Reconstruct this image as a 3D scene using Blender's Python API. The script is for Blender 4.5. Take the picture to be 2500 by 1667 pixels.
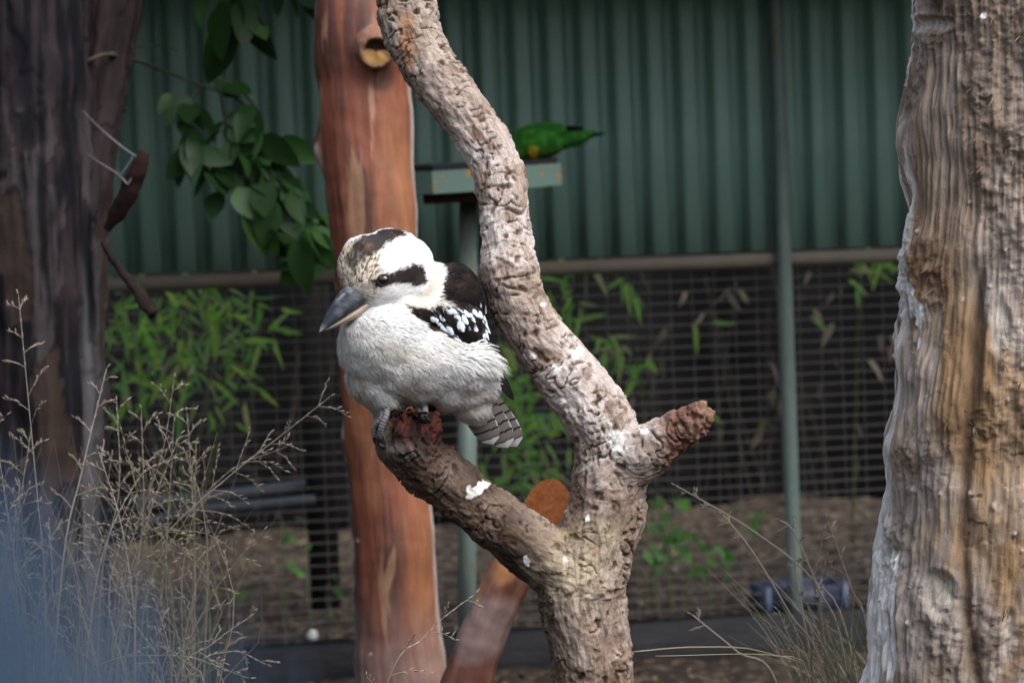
import bpy, bmesh, math, random
import numpy as np
from mathutils import Vector, Matrix, Quaternion
from mathutils.bvhtree import BVHTree

random.seed(7); rng = np.random.default_rng(7)
for o in list(bpy.data.objects): bpy.data.objects.remove(o)
scene = bpy.context.scene
COL = scene.collection
R = math.radians

# ------------------------------------------------------------------ camera
CAM_H = 0.90
FPX = 5000.0                               # focal length in photo pixels (2500 px wide frame)
cam_d = bpy.data.cameras.new('camera'); cam = bpy.data.objects.new('camera', cam_d); COL.objects.link(cam)
cam_d.sensor_width = 36.0; cam_d.lens = 72.0; cam_d.clip_start = 0.02; cam_d.clip_end = 500
CAMR = Matrix.Rotation(R(90 - 2.6), 4, 'X') @ Matrix.Rotation(R(-2.1), 4, 'Z')
cam.matrix_world = Matrix.Translation((0, 0, CAM_H)) @ CAMR
cam_d.dof.use_dof = True; cam_d.dof.focus_distance = 2.47; cam_d.dof.aperture_fstop = 5.0
scene.camera = cam
scene.render.resolution_x = 1024; scene.render.resolution_y = 682

# ------------------------------------------------------------------ sky, sun, exposure
SUN_EL, SUN_AZ = R(52), R(134)             # azimuth clockwise from +Y: light from the right, a little from the camera side
w = bpy.data.worlds.new('World'); scene.world = w; w.use_nodes = True
wn = w.node_tree; wn.nodes.clear()
sky = wn.nodes.new('ShaderNodeTexSky'); sky.sky_type = 'NISHITA'; sky.sun_disc = False
sky.sun_elevation = SUN_EL; sky.sun_rotation = SUN_AZ; sky.dust_density = 3.0
hs = wn.nodes.new('ShaderNodeHueSaturation'); hs.inputs['Saturation'].default_value = 0.55
bg = wn.nodes.new('ShaderNodeBackground'); bg.inputs['Strength'].default_value = 0.15
wo = wn.nodes.new('ShaderNodeOutputWorld')
wn.links.new(sky.outputs[0], hs.inputs['Color']); wn.links.new(hs.outputs[0], bg.inputs['Color']); wn.links.new(bg.outputs[0], wo.inputs['Surface'])
sl = bpy.data.lights.new('sun', 'SUN'); sl.energy = 1.2; sl.angle = R(50); sl.color = (1.0, 0.985, 0.965)
so = bpy.data.objects.new('sun', sl); COL.objects.link(so)
sd = Vector((math.sin(SUN_AZ) * math.cos(SUN_EL), math.cos(SUN_AZ) * math.cos(SUN_EL), math.sin(SUN_EL)))
so.rotation_euler = sd.to_track_quat('Z', 'Y').to_euler(); so.location = (3, -3, 8)
vs = scene.view_settings; vs.view_transform = 'Standard'; vs.look = 'None'; vs.gamma = 1.0; vs.exposure = 1.12; vs.use_curve_mapping = False

# ------------------------------------------------------------------ helpers: projection
CR = np.array(CAMR.to_3x3()); CX, CU, CB = CR[:, 0], CR[:, 1], CR[:, 2]
C0 = np.array([0, 0, CAM_H])
def P(px, py, d):
    """world point that stands d metres in front of the camera in the direction of a photo pixel"""
    return C0 + d * (CX * (px - 1250) / FPX - CU * (py - 833.5) / FPX - CB)
def D(x, y, d): return P(x * 1.0629, y * 1.0629, d)       # from the reduced view used for measuring
def V(dx, dy, dz): return CX * dx - CU * dy - CB * dz     # right, down, away
def nrm(v): v = np.asarray(v, float); return v / np.linalg.norm(v)
WYAW = R(9); WU = np.array([math.cos(WYAW), math.sin(WYAW), 0]); WN = np.array([math.sin(WYAW), -math.cos(WYAW), 0])
WO = P(1250, 606, 4.50)
def W(px, py, off=0.0):
    """(u, z) on the plane of the shed wall, off metres in front of it"""
    r = P(px, py, 1) - C0; o = WO + WN * off
    t = np.dot(o - C0, WN) / np.dot(r, WN); q = C0 + r * t
    return float(np.dot(q - WO, WU)), float(q[2])
def Wp(u, z, off=0.0): q = WO + WU * u + WN * off; return np.array([q[0], q[1], z])
def ground_at(px, py, z):
    r = P(px, py, 1) - C0; return C0 + r * ((z - C0[2]) / r[2])

# ------------------------------------------------------------------ helpers: noise in numpy
_pt = np.random.default_rng(3); _perm = np.tile(_pt.permutation(256), 3)
_g = _pt.normal(size=(256, 3)); _g /= np.linalg.norm(_g, axis=1)[:, None]
_rv = _pt.random((256, 4))
def noise(p):
    p = np.asarray(p, float); i = np.floor(p).astype(int); f = p - i
    u = f * f * f * (f * (f * 6 - 15) + 10); out = 0
    for a in (0, 1):
        for b in (0, 1):
            for c in (0, 1):
                h = _perm[_perm[_perm[(i[:, 0] + a) & 255] + ((i[:, 1] + b) & 255)] + ((i[:, 2] + c) & 255)]
                d = (_g[h] * (f - [a, b, c])).sum(1)
                wx = u[:, 0] if a else 1 - u[:, 0]; wy = u[:, 1] if b else 1 - u[:, 1]; wz = u[:, 2] if c else 1 - u[:, 2]
                out = out + d * wx * wy * wz
    return out * 1.5
def fbm(p, o=4, g=0.5):
    s = 0; a = 1; p = np.asarray(p, float)
    for k in range(o): s = s + a * noise(p + 17.3 * k); a *= g; p = p * 2.03
    return s
def cells(p):
    """nearest cell: distance, edge distance and a random number for each point"""
    p = np.asarray(p, float); i = np.floor(p).astype(int)
    f1 = np.full(len(p), 9.0); f2 = f1.copy(); idn = np.zeros(len(p))
    for a in (-1, 0, 1):
        for b in (-1, 0, 1):
            for c in (-1, 0, 1):
                j = i + [a, b, c]
                h = _perm[_perm[_perm[j[:, 0] & 255] + (j[:, 1] & 255)] + (j[:, 2] & 255)]
                q = j + _rv[h][:, :3]; d = np.linalg.norm(q - p, axis=1)
                m = d < f1; f2 = np.where(m, f1, np.minimum(f2, d)); idn = np.where(m, _rv[h][:, 3], idn); f1 = np.where(m, d, f1)
    return f1, f2 - f1, idn
def sst(x, a, b): t = np.clip((x - a) / (b - a), 0, 1); return t * t * (3 - 2 * t)
def lerp(a, b, t): return a + (b - a) * (t[:, None] if np.ndim(t) == 1 else t)
def C(*c): return np.array(c, float)

# ------------------------------------------------------------------ helpers: objects
WM = {}
def finish(o, mat, parent=None, mw=None):
    COL.objects.link(o)
    if mat is not None and o.data is not None:
        if len(o.data.materials) == 0: o.data.materials.append(mat)
    mw = mw or Matrix.Identity(4); WM[o.name] = mw
    if parent is not None:
        o.parent = parent; o.matrix_parent_inverse = WM[parent.name].inverted()
    o.matrix_basis = mw
    return o
def mesh(name, v, f, smooth=True):
    me = bpy.data.meshes.new(name); v = np.asarray(v, float)
    if isinstance(f, np.ndarray):
        k = f.shape[1]
        me.vertices.add(len(v)); me.vertices.foreach_set('co', v.ravel())
        me.loops.add(f.size); me.loops.foreach_set('vertex_index', f.ravel().astype(np.int32))
        me.polygons.add(len(f)); me.polygons.foreach_set('loop_start', np.arange(0, f.size, k, dtype=np.int32))
        me.polygons.foreach_set('loop_total', np.full(len(f), k, dtype=np.int32))
        me.update(calc_edges=True); me.validate()
    else: me.from_pydata([tuple(x) for x in v], [], f); me.update()
    me.polygons.foreach_set('use_smooth', np.full(len(me.polygons), smooth)); return me
def obj(name, v, f, mat, parent=None, smooth=True, origin=None):
    v = np.asarray(v, float); mw = None
    if origin is not None: v = v - np.asarray(origin); mw = Matrix.Translation(Vector(origin))
    return finish(bpy.data.objects.new(name, mesh(name, v, f, smooth)), mat, parent, mw)
def inst(name, me, M, parent=None): return finish(bpy.data.objects.new(name, me), None, parent, M)
def empty(name, loc):
    o = bpy.data.objects.new(name, None); o.empty_display_size = 0.05
    return finish(o, None, None, Matrix.Translation(Vector(loc)))
def tag(o, label=None, cat=None, group=None, kind=None):
    if label: o['label'] = label
    if cat: o['category'] = cat
    if group: o['group'] = group
    if kind: o['kind'] = kind
    return o
def vattr(me, name, arr):
    arr = np.asarray(arr, np.float32)
    if arr.shape[1] == 3 and name.startswith('col'):
        a = me.attributes.new(name, 'FLOAT_COLOR', 'POINT'); a.data.foreach_set('color', np.c_[np.clip(arr, 0, 1), np.ones(len(arr))].astype(np.float32).ravel())
    else:
        a = me.attributes.new(name, 'FLOAT_VECTOR', 'POINT'); a.data.foreach_set('vector', arr.ravel())
def get_v(me): a = np.empty(len(me.vertices) * 3); me.vertices.foreach_get('co', a); return a.reshape(-1, 3)
def get_n(me): a = np.empty(len(me.vertices) * 3, np.float32); me.vertex_normals.foreach_get('vector', a); return a.reshape(-1, 3).astype(float)
def frame_m(y, z, loc, s=(1, 1, 1)):
    """matrix whose local Y runs along y and whose local Z is as near z as can be"""
    y = nrm(y); x = np.cross(y, z); x = nrm(x); z = np.cross(x, y)
    M = Matrix(((x[0] * s[0], y[0] * s[1], z[0] * s[2], loc[0]), (x[1] * s[0], y[1] * s[1], z[1] * s[2], loc[1]), (x[2] * s[0], y[2] * s[1], z[2] * s[2], loc[2]), (0, 0, 0, 1)))
    return M
def resample(pts, rad, n):
    pts = np.asarray(pts, float); rad = np.asarray(rad, float)
    k = np.arange(len(pts)); t = np.linspace(0, len(pts) - 1, n * 4)
    q = np.vstack([2 * pts[0] - pts[1], pts, 2 * pts[-1] - pts[-2]]); rr = np.r_[rad[0], rad, rad[-1]]
    i = np.minimum(t.astype(int), len(pts) - 2); f = (t - i)[:, None]
    def cr(a, b, c, d, f): return 0.5 * (2 * b + (c - a) * f + (2 * a - 5 * b + 4 * c - d) * f ** 2 + (3 * b - a - 3 * c + d) * f ** 3)
    pp = cr(q[i], q[i + 1], q[i + 2], q[i + 3], f); r = cr(rr[i], rr[i + 1], rr[i + 2], rr[i + 3], f[:, 0])
    s = np.r_[0, np.cumsum(np.linalg.norm(np.diff(pp, axis=0), axis=1))]; u = np.linspace(0, s[-1], n)
    return np.stack([np.interp(u, s, pp[:, j]) for j in range(3)], 1), np.interp(u, s, r), u
def frames(p, ref=None):
    T = np.gradient(p, axis=0); T /= np.linalg.norm(T, axis=1)[:, None]
    n = np.zeros_like(p); a = np.array([1.0, 0, 0]) if ref is None else np.asarray(ref, float)
    if abs(np.dot(a, T[0])) > .95: a = np.array([0, 1.0, 0])
    x = nrm(a - T[0] * np.dot(a, T[0]))
    for i in range(len(p)):
        x = nrm(x - T[i] * np.dot(x, T[i])); n[i] = x
    return T, n, np.cross(T, n)
def tube(pts, rad, nr, ns, ref=None, cap=True):
    p, r, s = resample(pts, rad, nr); T, X, Y = frames(p, ref)
    a = np.arange(ns) / ns * 2 * math.pi
    v = p[:, None] + r[:, None, None] * (np.cos(a)[None, :, None] * X[:, None] + np.sin(a)[None, :, None] * Y[:, None])
    i = np.arange(nr - 1)[:, None] * ns; j = np.arange(ns)[None, :]; j2 = (j + 1) % ns
    f = np.stack([i + j, i + j2, i + ns + j2, i + ns + j], -1).reshape(-1, 4)
    v = v.reshape(-1, 3); S = np.repeat(s, ns); A = np.tile(a, nr)
    if cap:
        fl = [list(map(int, q)) for q in f] if len(f) < 4000 else None
        if fl is not None:
            fl.append(list(range(ns))[::-1]); fl.append([(nr - 1) * ns + k for k in range(ns)]); f = fl
    return v, f, S, A
def join(parts):
    vv = []; ff = []; o = 0
    for v, f in parts:
        vv.append(np.asarray(v)); ff += [[int(k) + o for k in q] for q in f]; o += len(v)
    return np.vstack(vv), ff
def box(c, sx, sy, sz, ax=None, bev=0.0):
    """box with half sizes along three axes (world axes when none are given)"""
    ax = ax if ax is not None else np.eye(3); c = np.asarray(c, float)
    if not bev:
        v = [c + ax[0] * sx * a + ax[1] * sy * b + ax[2] * sz * d for a in (-1, 1) for b in (-1, 1) for d in (-1, 1)]
        return np.array(v), [[0, 1, 3, 2], [4, 6, 7, 5], [0, 4, 5, 1], [2, 3, 7, 6], [0, 2, 6, 4], [1, 5, 7, 3]]
    bm = bmesh.new(); bmesh.ops.create_cube(bm, size=2)
    for q in bm.verts: q.co = Vector((q.co.x * sx, q.co.y * sy, q.co.z * sz))
    bmesh.ops.bevel(bm, geom=bm.edges[:], offset=bev, segments=2, affect='EDGES')
    bm.verts.index_update(); v = np.array([q.co for q in bm.verts]); f = [[x.index for x in p.verts] for p in bm.faces]; bm.free()
    return c + v @ np.asarray(ax), f
def ell(c, ax, rad, sub=4):
    bm = bmesh.new(); bmesh.ops.create_icosphere(bm, subdivisions=sub, radius=1); bm.verts.index_update()
    v = np.array([q.co for q in bm.verts]); f = [[x.index for x in p.verts] for p in bm.faces]; bm.free()
    return np.asarray(c) + (v * rad) @ np.asarray(ax), f
def remesh(parts, vox, sm=4):
    v, f = join(parts); me = mesh('tmp', v, f); o = bpy.data.objects.new('tmp', me); COL.objects.link(o)
    m = o.modifiers.new('r', 'REMESH'); m.mode = 'VOXEL'; m.voxel_size = vox
    if sm: s = o.modifiers.new('s', 'SMOOTH'); s.iterations = sm; s.factor = .5
    dg = bpy.context.evaluated_depsgraph_get(); dg.update()
    ev = bpy.data.meshes.new_from_object(o.evaluated_get(dg)); bpy.data.objects.remove(o); bpy.data.meshes.remove(me)
    ev.polygons.foreach_set('use_smooth', np.ones(len(ev.polygons), bool)); return ev
def set_v(me, v): me.vertices.foreach_set('co', np.asarray(v, float).ravel()); me.update()
def dpoly(Pn, pts):
    """distance to a polyline and the position along it (0..1)"""
    pts = np.asarray(pts, float); best = np.full(len(Pn), 1e9); bt = np.zeros(len(Pn)); n = len(pts) - 1
    if n == 0: return np.linalg.norm(Pn - pts[0], axis=1), bt
    for k in range(n):
        a, b = pts[k], pts[k + 1]; ab = b - a
        t = np.clip(((Pn - a) @ ab) / (ab @ ab), 0, 1); d = np.linalg.norm(Pn - a - t[:, None] * ab, axis=1)
        m = d < best; best = np.where(m, d, best); bt = np.where(m, (k + t) / n, bt)
    return best, bt

# ------------------------------------------------------------------ helpers: materials
class NT:
    def __init__(s, name, rough=.8, spec=.3):
        s.m = bpy.data.materials.new(name); s.m.use_nodes = True; s.t = s.m.node_tree; s.n = s.t.nodes
        s.b = s.n['Principled BSDF']; s.b.inputs['Roughness'].default_value = rough
        s.b.inputs['Specular IOR Level'].default_value = spec
    def node(s, k, **kw):
        n = s.n.new(k)
        for a, b in kw.items(): setattr(n, a, b)
        return n
    def set(s, sock, val):
        if isinstance(val, bpy.types.NodeSocket): s.t.links.new(val, sock)
        else: sock.default_value = val
    def co(s, kind='Object'): return s.node('ShaderNodeTexCoord').outputs[kind]
    def attr(s, name, out='Color'): n = s.node('ShaderNodeAttribute'); n.attribute_name = name; return n.outputs[out]
    def mapv(s, vec, scale=(1, 1, 1), rot=(0, 0, 0), loc=(0, 0, 0)):
        n = s.node('ShaderNodeMapping'); s.set(n.inputs[0], vec); n.inputs['Scale'].default_value = scale; n.inputs['Rotation'].default_value = rot; n.inputs['Location'].default_value = loc; return n.outputs[0]
    def noise(s, vec, scale, det=4, rough=.55, dist=0):
        n = s.node('ShaderNodeTexNoise'); s.set(n.inputs['Vector'], vec); n.inputs['Scale'].default_value = scale; n.inputs['Detail'].default_value = det; n.inputs['Roughness'].default_value = rough; n.inputs['Distortion'].default_value = dist; return n.outputs['Fac']
    def vor(s, vec, scale, feat='F1', out='Distance'):
        n = s.node('ShaderNodeTexVoronoi'); n.feature = feat; s.set(n.inputs['Vector'], vec); n.inputs['Scale'].default_value = scale; return n.outputs[out]
    def ramp(s, fac, stops):
        n = s.node('ShaderNodeValToRGB'); s.set(n.inputs[0], fac); e = n.color_ramp.elements
        while len(e) < len(stops): e.new(.5)
        for k, (p, c) in enumerate(stops): e[k].position = p; e[k].color = (*c, 1) if len(c) == 3 else c
        return n.outputs[0]
    def mix(s, fac, a, b, mode='MIX'):
        n = s.node('ShaderNodeMix'); n.data_type = 'RGBA'; n.blend_type = mode; s.set(n.inputs[0], fac)
        for k, v in ((6, a), (7, b)): s.set(n.inputs[k], v if isinstance(v, bpy.types.NodeSocket) else (*v, 1))
        return n.outputs[2]
    def math(s, op, a, b=0.0):
        n = s.node('ShaderNodeMath', operation=op); s.set(n.inputs[0], a); s.set(n.inputs[1], b); return n.outputs[0]
    def sep(s, vec): n = s.node('ShaderNodeSeparateXYZ'); s.set(n.inputs[0], vec); return n.outputs
    def rnd(s): return s.node('ShaderNodeObjectInfo').outputs['Random']
    def grey(s, f, a, b):
        n = s.node('ShaderNodeMapRange'); s.set(n.inputs[0], f); n.inputs[3].default_value = a; n.inputs[4].default_value = b; return n.outputs[0]
    def base(s, c): s.set(s.b.inputs['Base Color'], c if isinstance(c, bpy.types.NodeSocket) else (*c, 1))
    def bump(s, h, strength=.5, dist=.002):
        n = s.node('ShaderNodeBump'); n.inputs['Strength'].default_value = strength; n.inputs['Distance'].default_value = dist
        s.set(n.inputs['Height'], h); s.t.links.new(n.outputs[0], s.b.inputs['Normal'])
def grain_mat(name, gs=(18, 260, 260), var=(.72, 1.25), bs=.7, bd=.0022, rough=.88, spec=.2, fine=420):
    n = NT(name, rough, spec); bk = n.attr('bark', 'Vector')
    g = n.noise(n.mapv(bk, gs), 1, 5, .62, .3); fi = n.noise(n.co('Object'), fine, 3)
    f = n.math('ADD', n.math('MULTIPLY', g, .7), n.math('MULTIPLY', fi, .3))
    n.base(n.mix(1.0, n.attr('col'), n.mix(n.grey(f, -.35, 1.35), (var[0],) * 3, (var[1],) * 3), 'MULTIPLY')); n.bump(f, bs, bd); return n.m
def plain(name, c, rough=.6, spec=.3, var=.12, scale=40, bs=.0, metal=0):
    n = NT(name, rough, spec); f = n.noise(n.co('Object'), scale, 4); c = np.array(c)
    n.base(n.mix(f, tuple(c * (1 - var)), tuple(np.minimum(c * (1 + var), 1)))); n.b.inputs['Metallic'].default_value = metal
    if bs: n.bump(f, bs, .002)
    return n.m
def leaf_mat(name, cols, rough=.45, trans=.35):
    n = NT(name, rough, .35); k = len(cols)
    c = n.ramp(n.rnd(), [(i / max(1, k - 1), q) for i, q in enumerate(cols)])
    g = n.noise(n.co('Object'), 60, 3); c = n.mix(1.0, c, n.mix(g, (.75,) * 3, (1.25,) * 3), 'MULTIPLY'); n.base(c)
    t = n.node('ShaderNodeBsdfTranslucent'); n.set(t.inputs[0], c); ms = n.node('ShaderNodeMixShader'); ms.inputs[0].default_value = trans
    n.t.links.new(n.b.outputs[0], ms.inputs[1]); n.t.links.new(t.outputs[0], ms.inputs[2]); n.t.links.new(ms.outputs[0], n.n['Material Output'].inputs['Surface']); return n.m

# ================================================================== the setting
m = NT('leaf_mulch', .95, .1); co = m.co('Object')
a = m.noise(co, 26, 6, .65); b = m.vor(m.mapv(co, (1, 1, 1)), 55, 'F1', 'Color'); bb = m.sep(b)[0]
c = m.ramp(a, [(.25, (.016, .011, .009)), (.5, (.042, .031, .025)), (.75, (.085, .066, .053))])
c = m.mix(m.math('GREATER_THAN', bb, .8), c, (.12, .092, .066)); m.base(c); m.bump(m.math('ADD', a, m.math('MULTIPLY', bb, .5)), 1.0, .02)
MULCH = m.m
def sheet(name, xs, ys, zf, mat):
    X, Y = np.meshgrid(xs, ys); v = np.stack([X, Y, zf(X, Y)], -1).reshape(-1, 3); nx, ny = len(xs), len(ys)
    i = np.arange(ny - 1)[:, None] * nx; j = np.arange(nx - 1)[None]
    f = np.stack([i + j, i + j + 1, i + nx + j + 1, i + nx + j], -1).reshape(-1, 4); return obj(name, v, f, mat)
ax = np.r_[-200, -60, -20, -8, np.linspace(-4, 4, 160), 8, 20, 60, 200]; ay = np.r_[-200, -60, -20, -6, np.linspace(-1, 4.2, 110), 6, 10, 20, 60, 200]
def gz(X, Y):
    p = np.stack([X, Y, 0 * X], -1).reshape(-1, 3); n = fbm(p * 6, 4).reshape(X.shape)
    return np.where((abs(X) < 5) & (Y < 4.3) & (Y > -2), .012 * n - .002, -.02)
tag(sheet('ground', ax, ay, gz, MULCH), 'brown mulch floor of the aviary in front of the timber edging', 'ground', kind='structure')
# raised bed behind the wire, laid out along the wall
us = np.linspace(-4, 4.5, 200); ws = np.linspace(.05, 3.2, 90); U_, Q_ = np.meshgrid(us, ws)
bp = WO[None, None] + WU * U_[..., None] - WN * Q_[..., None]
bz = .052 + .035 * fbm(np.stack([U_ * 3, Q_ * 3, 0 * U_], -1).reshape(-1, 3), 4).reshape(U_.shape) * np.minimum(1, Q_ * 3)
bv = np.stack([bp[..., 0], bp[..., 1], bz], -1).reshape(-1, 3); i_ = np.arange(89)[:, None] * 200; j_ = np.arange(199)[None]
BED = np.stack([i_ + j_, i_ + j_ + 1, i_ + 200 + j_ + 1, i_ + 200 + j_], -1).reshape(-1, 4)
tag(obj('garden_bed', bv, BED, MULCH), 'raised mulch bed strewn with leaves behind the wire mesh', 'garden bed', kind='structure')
bedtree = BVHTree.FromPolygons([tuple(x) for x in bv], [tuple(map(int, x)) for x in BED])
def bed_z(p):
    h = bedtree.ray_cast(Vector((p[0], p[1], 3)), Vector((0, 0, -1))); return h[0].z if h[0] is not None else .06

# ---- litter: flat chips and dead leaves, nobody could count them
def chip(c, s, k):
    y = rng.random() * 6.28; t = rng.normal(size=2) * .25; n = nrm([t[0], t[1], 1]); u = nrm(np.cross(n, [math.cos(y), math.sin(y), 0])); q = np.cross(n, u)
    L, B = s, s * rng.uniform(.25, .55); h = n * s * .12
    return np.array([c - u * L, c - q * B * .8 + h, c + u * L * .9 + h * .3, c + q * B + h]), k
lm = NT('litter', .8, .2)
lc = lm.attr('col'); lm.base(lc)
LIT = lm.m
def litter(name, pts, szs, label):
    v = []; f = []; cl = []
    pal = [C(.20, .14, .09), C(.12, .085, .06), C(.32, .25, .17), C(.40, .28, .12), C(.07, .05, .04), C(.26, .20, .15), C(.45, .40, .30), C(.16, .22, .06)]
    for p, s in zip(pts, szs):
        q, _ = chip(p, s, 0); o = len(v); v += list(q); f.append([o, o + 1, o + 2, o + 3]); k = pal[rng.choice(8, p=[.24, .24, .12, .06, .18, .1, .04, .02])]; cl += [k * rng.uniform(.4, .9)] * 4
    ob = obj(name, v, f, LIT, smooth=False); vattr(ob.data, 'col', np.array(cl)); return tag(ob, label, 'leaf litter', kind='stuff')
pts = []; szs = []
for k in range(5200):
    u = rng.uniform(-2.2, 2.6); q = rng.uniform(.06, 2.4); p = WO + WU * u - WN * q; p[2] = bed_z(p) + .004; pts.append(p); szs.append(rng.uniform(.006, .022))
litter('bed_litter', pts, szs, 'dead leaves and wood chips scattered over the mulch behind the wire')
pts = []; szs = []
for k in range(3000):
    p = np.array([rng.uniform(-2, 2), rng.uniform(2.6, 4.25), 0.012]); pts.append(p); szs.append(rng.uniform(.006, .02))
litter('floor_litter', pts, szs, 'wood chips scattered over the aviary floor before the edging')

# ================================================================== shed wall with mesh below
m = NT('green_steel', .42, .45); co = m.co('Object')
d = m.noise(m.mapv(co, (6, 6, 1.2)), 3, 5, .6); e = m.noise(co, 35, 4)
c = m.mix(d, (.15, .275, .23), (.195, .34, .285)); c = m.mix(m.math('MULTIPLY', e, .35), c, (.14, .16, .125)); m.base(c); m.bump(d, .15, .004)
GREEN = m.m
m = NT('green_pole_paint', .45, .4); co = m.co('Object'); d = m.noise(m.mapv(co, (8, 8, 3)), 4, 5, .65)
m.base(m.ramp(d, [(.35, (.115, .16, .145)), (.55, (.15, .20, .18)), (.70, (.16, .145, .11))])); POLE = m.m
RUSTY = plain('weathered_rail', (.19, .165, .13), .75, .2, .3, 14, .3)
WIREM = plain('weathered_wire', (.15, .14, .13), .7, .3, .25, 30)
_, ZR = W(1250, 640)                       # height of the lower end of the steel sheets
wall = empty('corrugated_wall', Wp(0, ZR)); tag(wall, 'dark green corrugated steel wall hanging above the wire mesh', 'wall')
PER = .0745; ZT = ZR + .70
def sheet_strip(k, nper=10):
    nu = nper * 14 + 1; u = (np.arange(nu) / 14 - .35 + k * nper) * PER
    x_ = np.cos(u / PER * 2 * math.pi); w_ = .006 - .036 * sst(x_, -.02, .75) + .0015 * (1 - x_)
    w_ = w_ + (.0012 if k % 2 else 0); return u, w_
for k in range(-4, 5):
    u, w_ = sheet_strip(k)
    u = np.r_[u, u[-1] + PER * .3 * np.array([.5, 1.0])] if False else u
    zs = [ZR + .004, ZR + .25, ZR + .5, ZT]; v = []
    for z in zs: v += [Wp(a_, z, b_) for a_, b_ in zip(u, w_)]
    n_ = len(u); f = [[r_ * n_ + j, r_ * n_ + j + 1, (r_ + 1) * n_ + j + 1, (r_ + 1) * n_ + j] for r_ in range(3) for j in range(n_ - 1)]
    o = obj('steel_sheet', v, f, GREEN, wall); s_ = o.modifiers.new('thickness', 'SOLIDIFY'); s_.thickness = .0012
WAX = [WU, WN, np.array([0, 0, 1.0])]
ul, ur = -3.2, 3.6
v, f = box(Wp((ul + ur) / 2, ZR - .016, .012), (ur - ul) / 2, .015, .015, WAX, .003); obj('bottom_rail', v, f, RUSTY, wall)
# unseen eave added above the frame to shade the upper part of the wall
ev = empty('added_eave', Wp(0, ZT)); tag(ev, 'corrugated eave added out of view to shade the green wall', 'roof')
EV = []
nu = 500; uu = np.linspace(ul, ur, nu)
for q, z in ((-.03, ZT + .01), (1.02, ZT + .12)):
    EV += [Wp(a_, z + .010 * math.cos(a_ / .0745 * 6.2832), q) for a_ in uu]
obj('roof_sheet', EV, [[j, j + 1, nu + j + 1, nu + j] for j in range(nu - 1)], GREEN, ev)
v, f = box(Wp((ul + ur) / 2, ZT + .085, .98), (ur - ul) / 2, .02, .03, WAX, .003); obj('fascia_batten', v, f, RUSTY, ev)

# ---- posts of the frame
def upright(px0, py0, px1, py1, r, zt, zb, label, off=.045):
    u0, z0 = W(px0, py0, off); u1, z1 = W(px1, py1, off); us_ = lambda z: u0 + (u1 - u0) * (z - z0) / (z1 - z0)
    v, f, S, A = tube([Wp(us_(z), z, off) for z in np.linspace(zb, zt, 6)], [r] * 6, 12, 20, WU)
    return tag(obj('steel_post', v, f, POLE, origin=Wp(us_(zb), zb, off)), label, 'post')
upright(1897, 100, 1935, 1260, .0165, ZT - .03, .02, 'round green steel post standing against the wall and wire mesh')

# ---- welded mesh panel
mp = empty('wire_mesh_panel', Wp(0, .05)); tag(mp, 'rusty welded wire mesh panel below the green steel wall', 'wire mesh')
zb, zt = .055, ZR - .031; v, f, _, _ = tube([(0, -.5, 0), (0, .5, 0)], [1, 1], 2, 6); wme = mesh('wire', v, f); wme.materials.append(WIREM)
def wire(p, q, r):
    c = (p + q) / 2; d_ = q - p; L = np.linalg.norm(d_)
    inst('wire', wme, frame_m(d_, WN if abs(np.dot(nrm(d_), WN)) < .9 else WU, c, (r, L, r)), mp)
z = zt
while z > zb:
    j = rng.normal() * .0008; wire(Wp(-2.0, z + j, .004), Wp(2.5, z - j, .004), .00105); z -= .0245
u = -1.95
while u < 2.5:
    j = rng.normal() * .001; wire(Wp(u + j, zb, .0065), Wp(u - j, zt, .0065), .0006); u += .049
v, f = box(Wp(.2, zt + .004, .004), 2.3, .004, .006, WAX); obj('top_wire_strip', v, f, RUSTY, mp)

# ---- sleepers edging the bed
m = NT('old_sleeper', .9, .15); co = m.co('Object'); g = m.noise(m.mapv(co, (2, 30, 30)), 3, 6, .65); h = m.noise(co, 9, 4)
m.base(m.mix(h, m.ramp(g, [(.3, (.016, .016, .018)), (.7, (.060, .058, .060))]), (.030, .030, .033))); m.bump(g, .8, .01); SLEEP = m.m
EDG = [(-2.9, -.62, .074, 'bleached dark timber sleeper edging the bed, passing behind the red tree trunk'), (-.612, 1.42, .066, 'dark timber sleeper edging the bed, between the forked branch and the grey trunk'), (1.428, 3.5, .068, 'dark timber sleeper edging the bed, hidden mostly by the grey trunk')]
for a_, b_, zt_, lab in EDG:
    v, f = box(Wp((a_ + b_) / 2, (zt_ - .06) / 2, .085), (b_ - a_) / 2, .045, (zt_ + .06) / 2, WAX, .008)
    tag(obj('timber_sleeper', v, f, SLEEP, origin=Wp((a_ + b_) / 2, 0, .085)), lab, 'sleeper')

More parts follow.
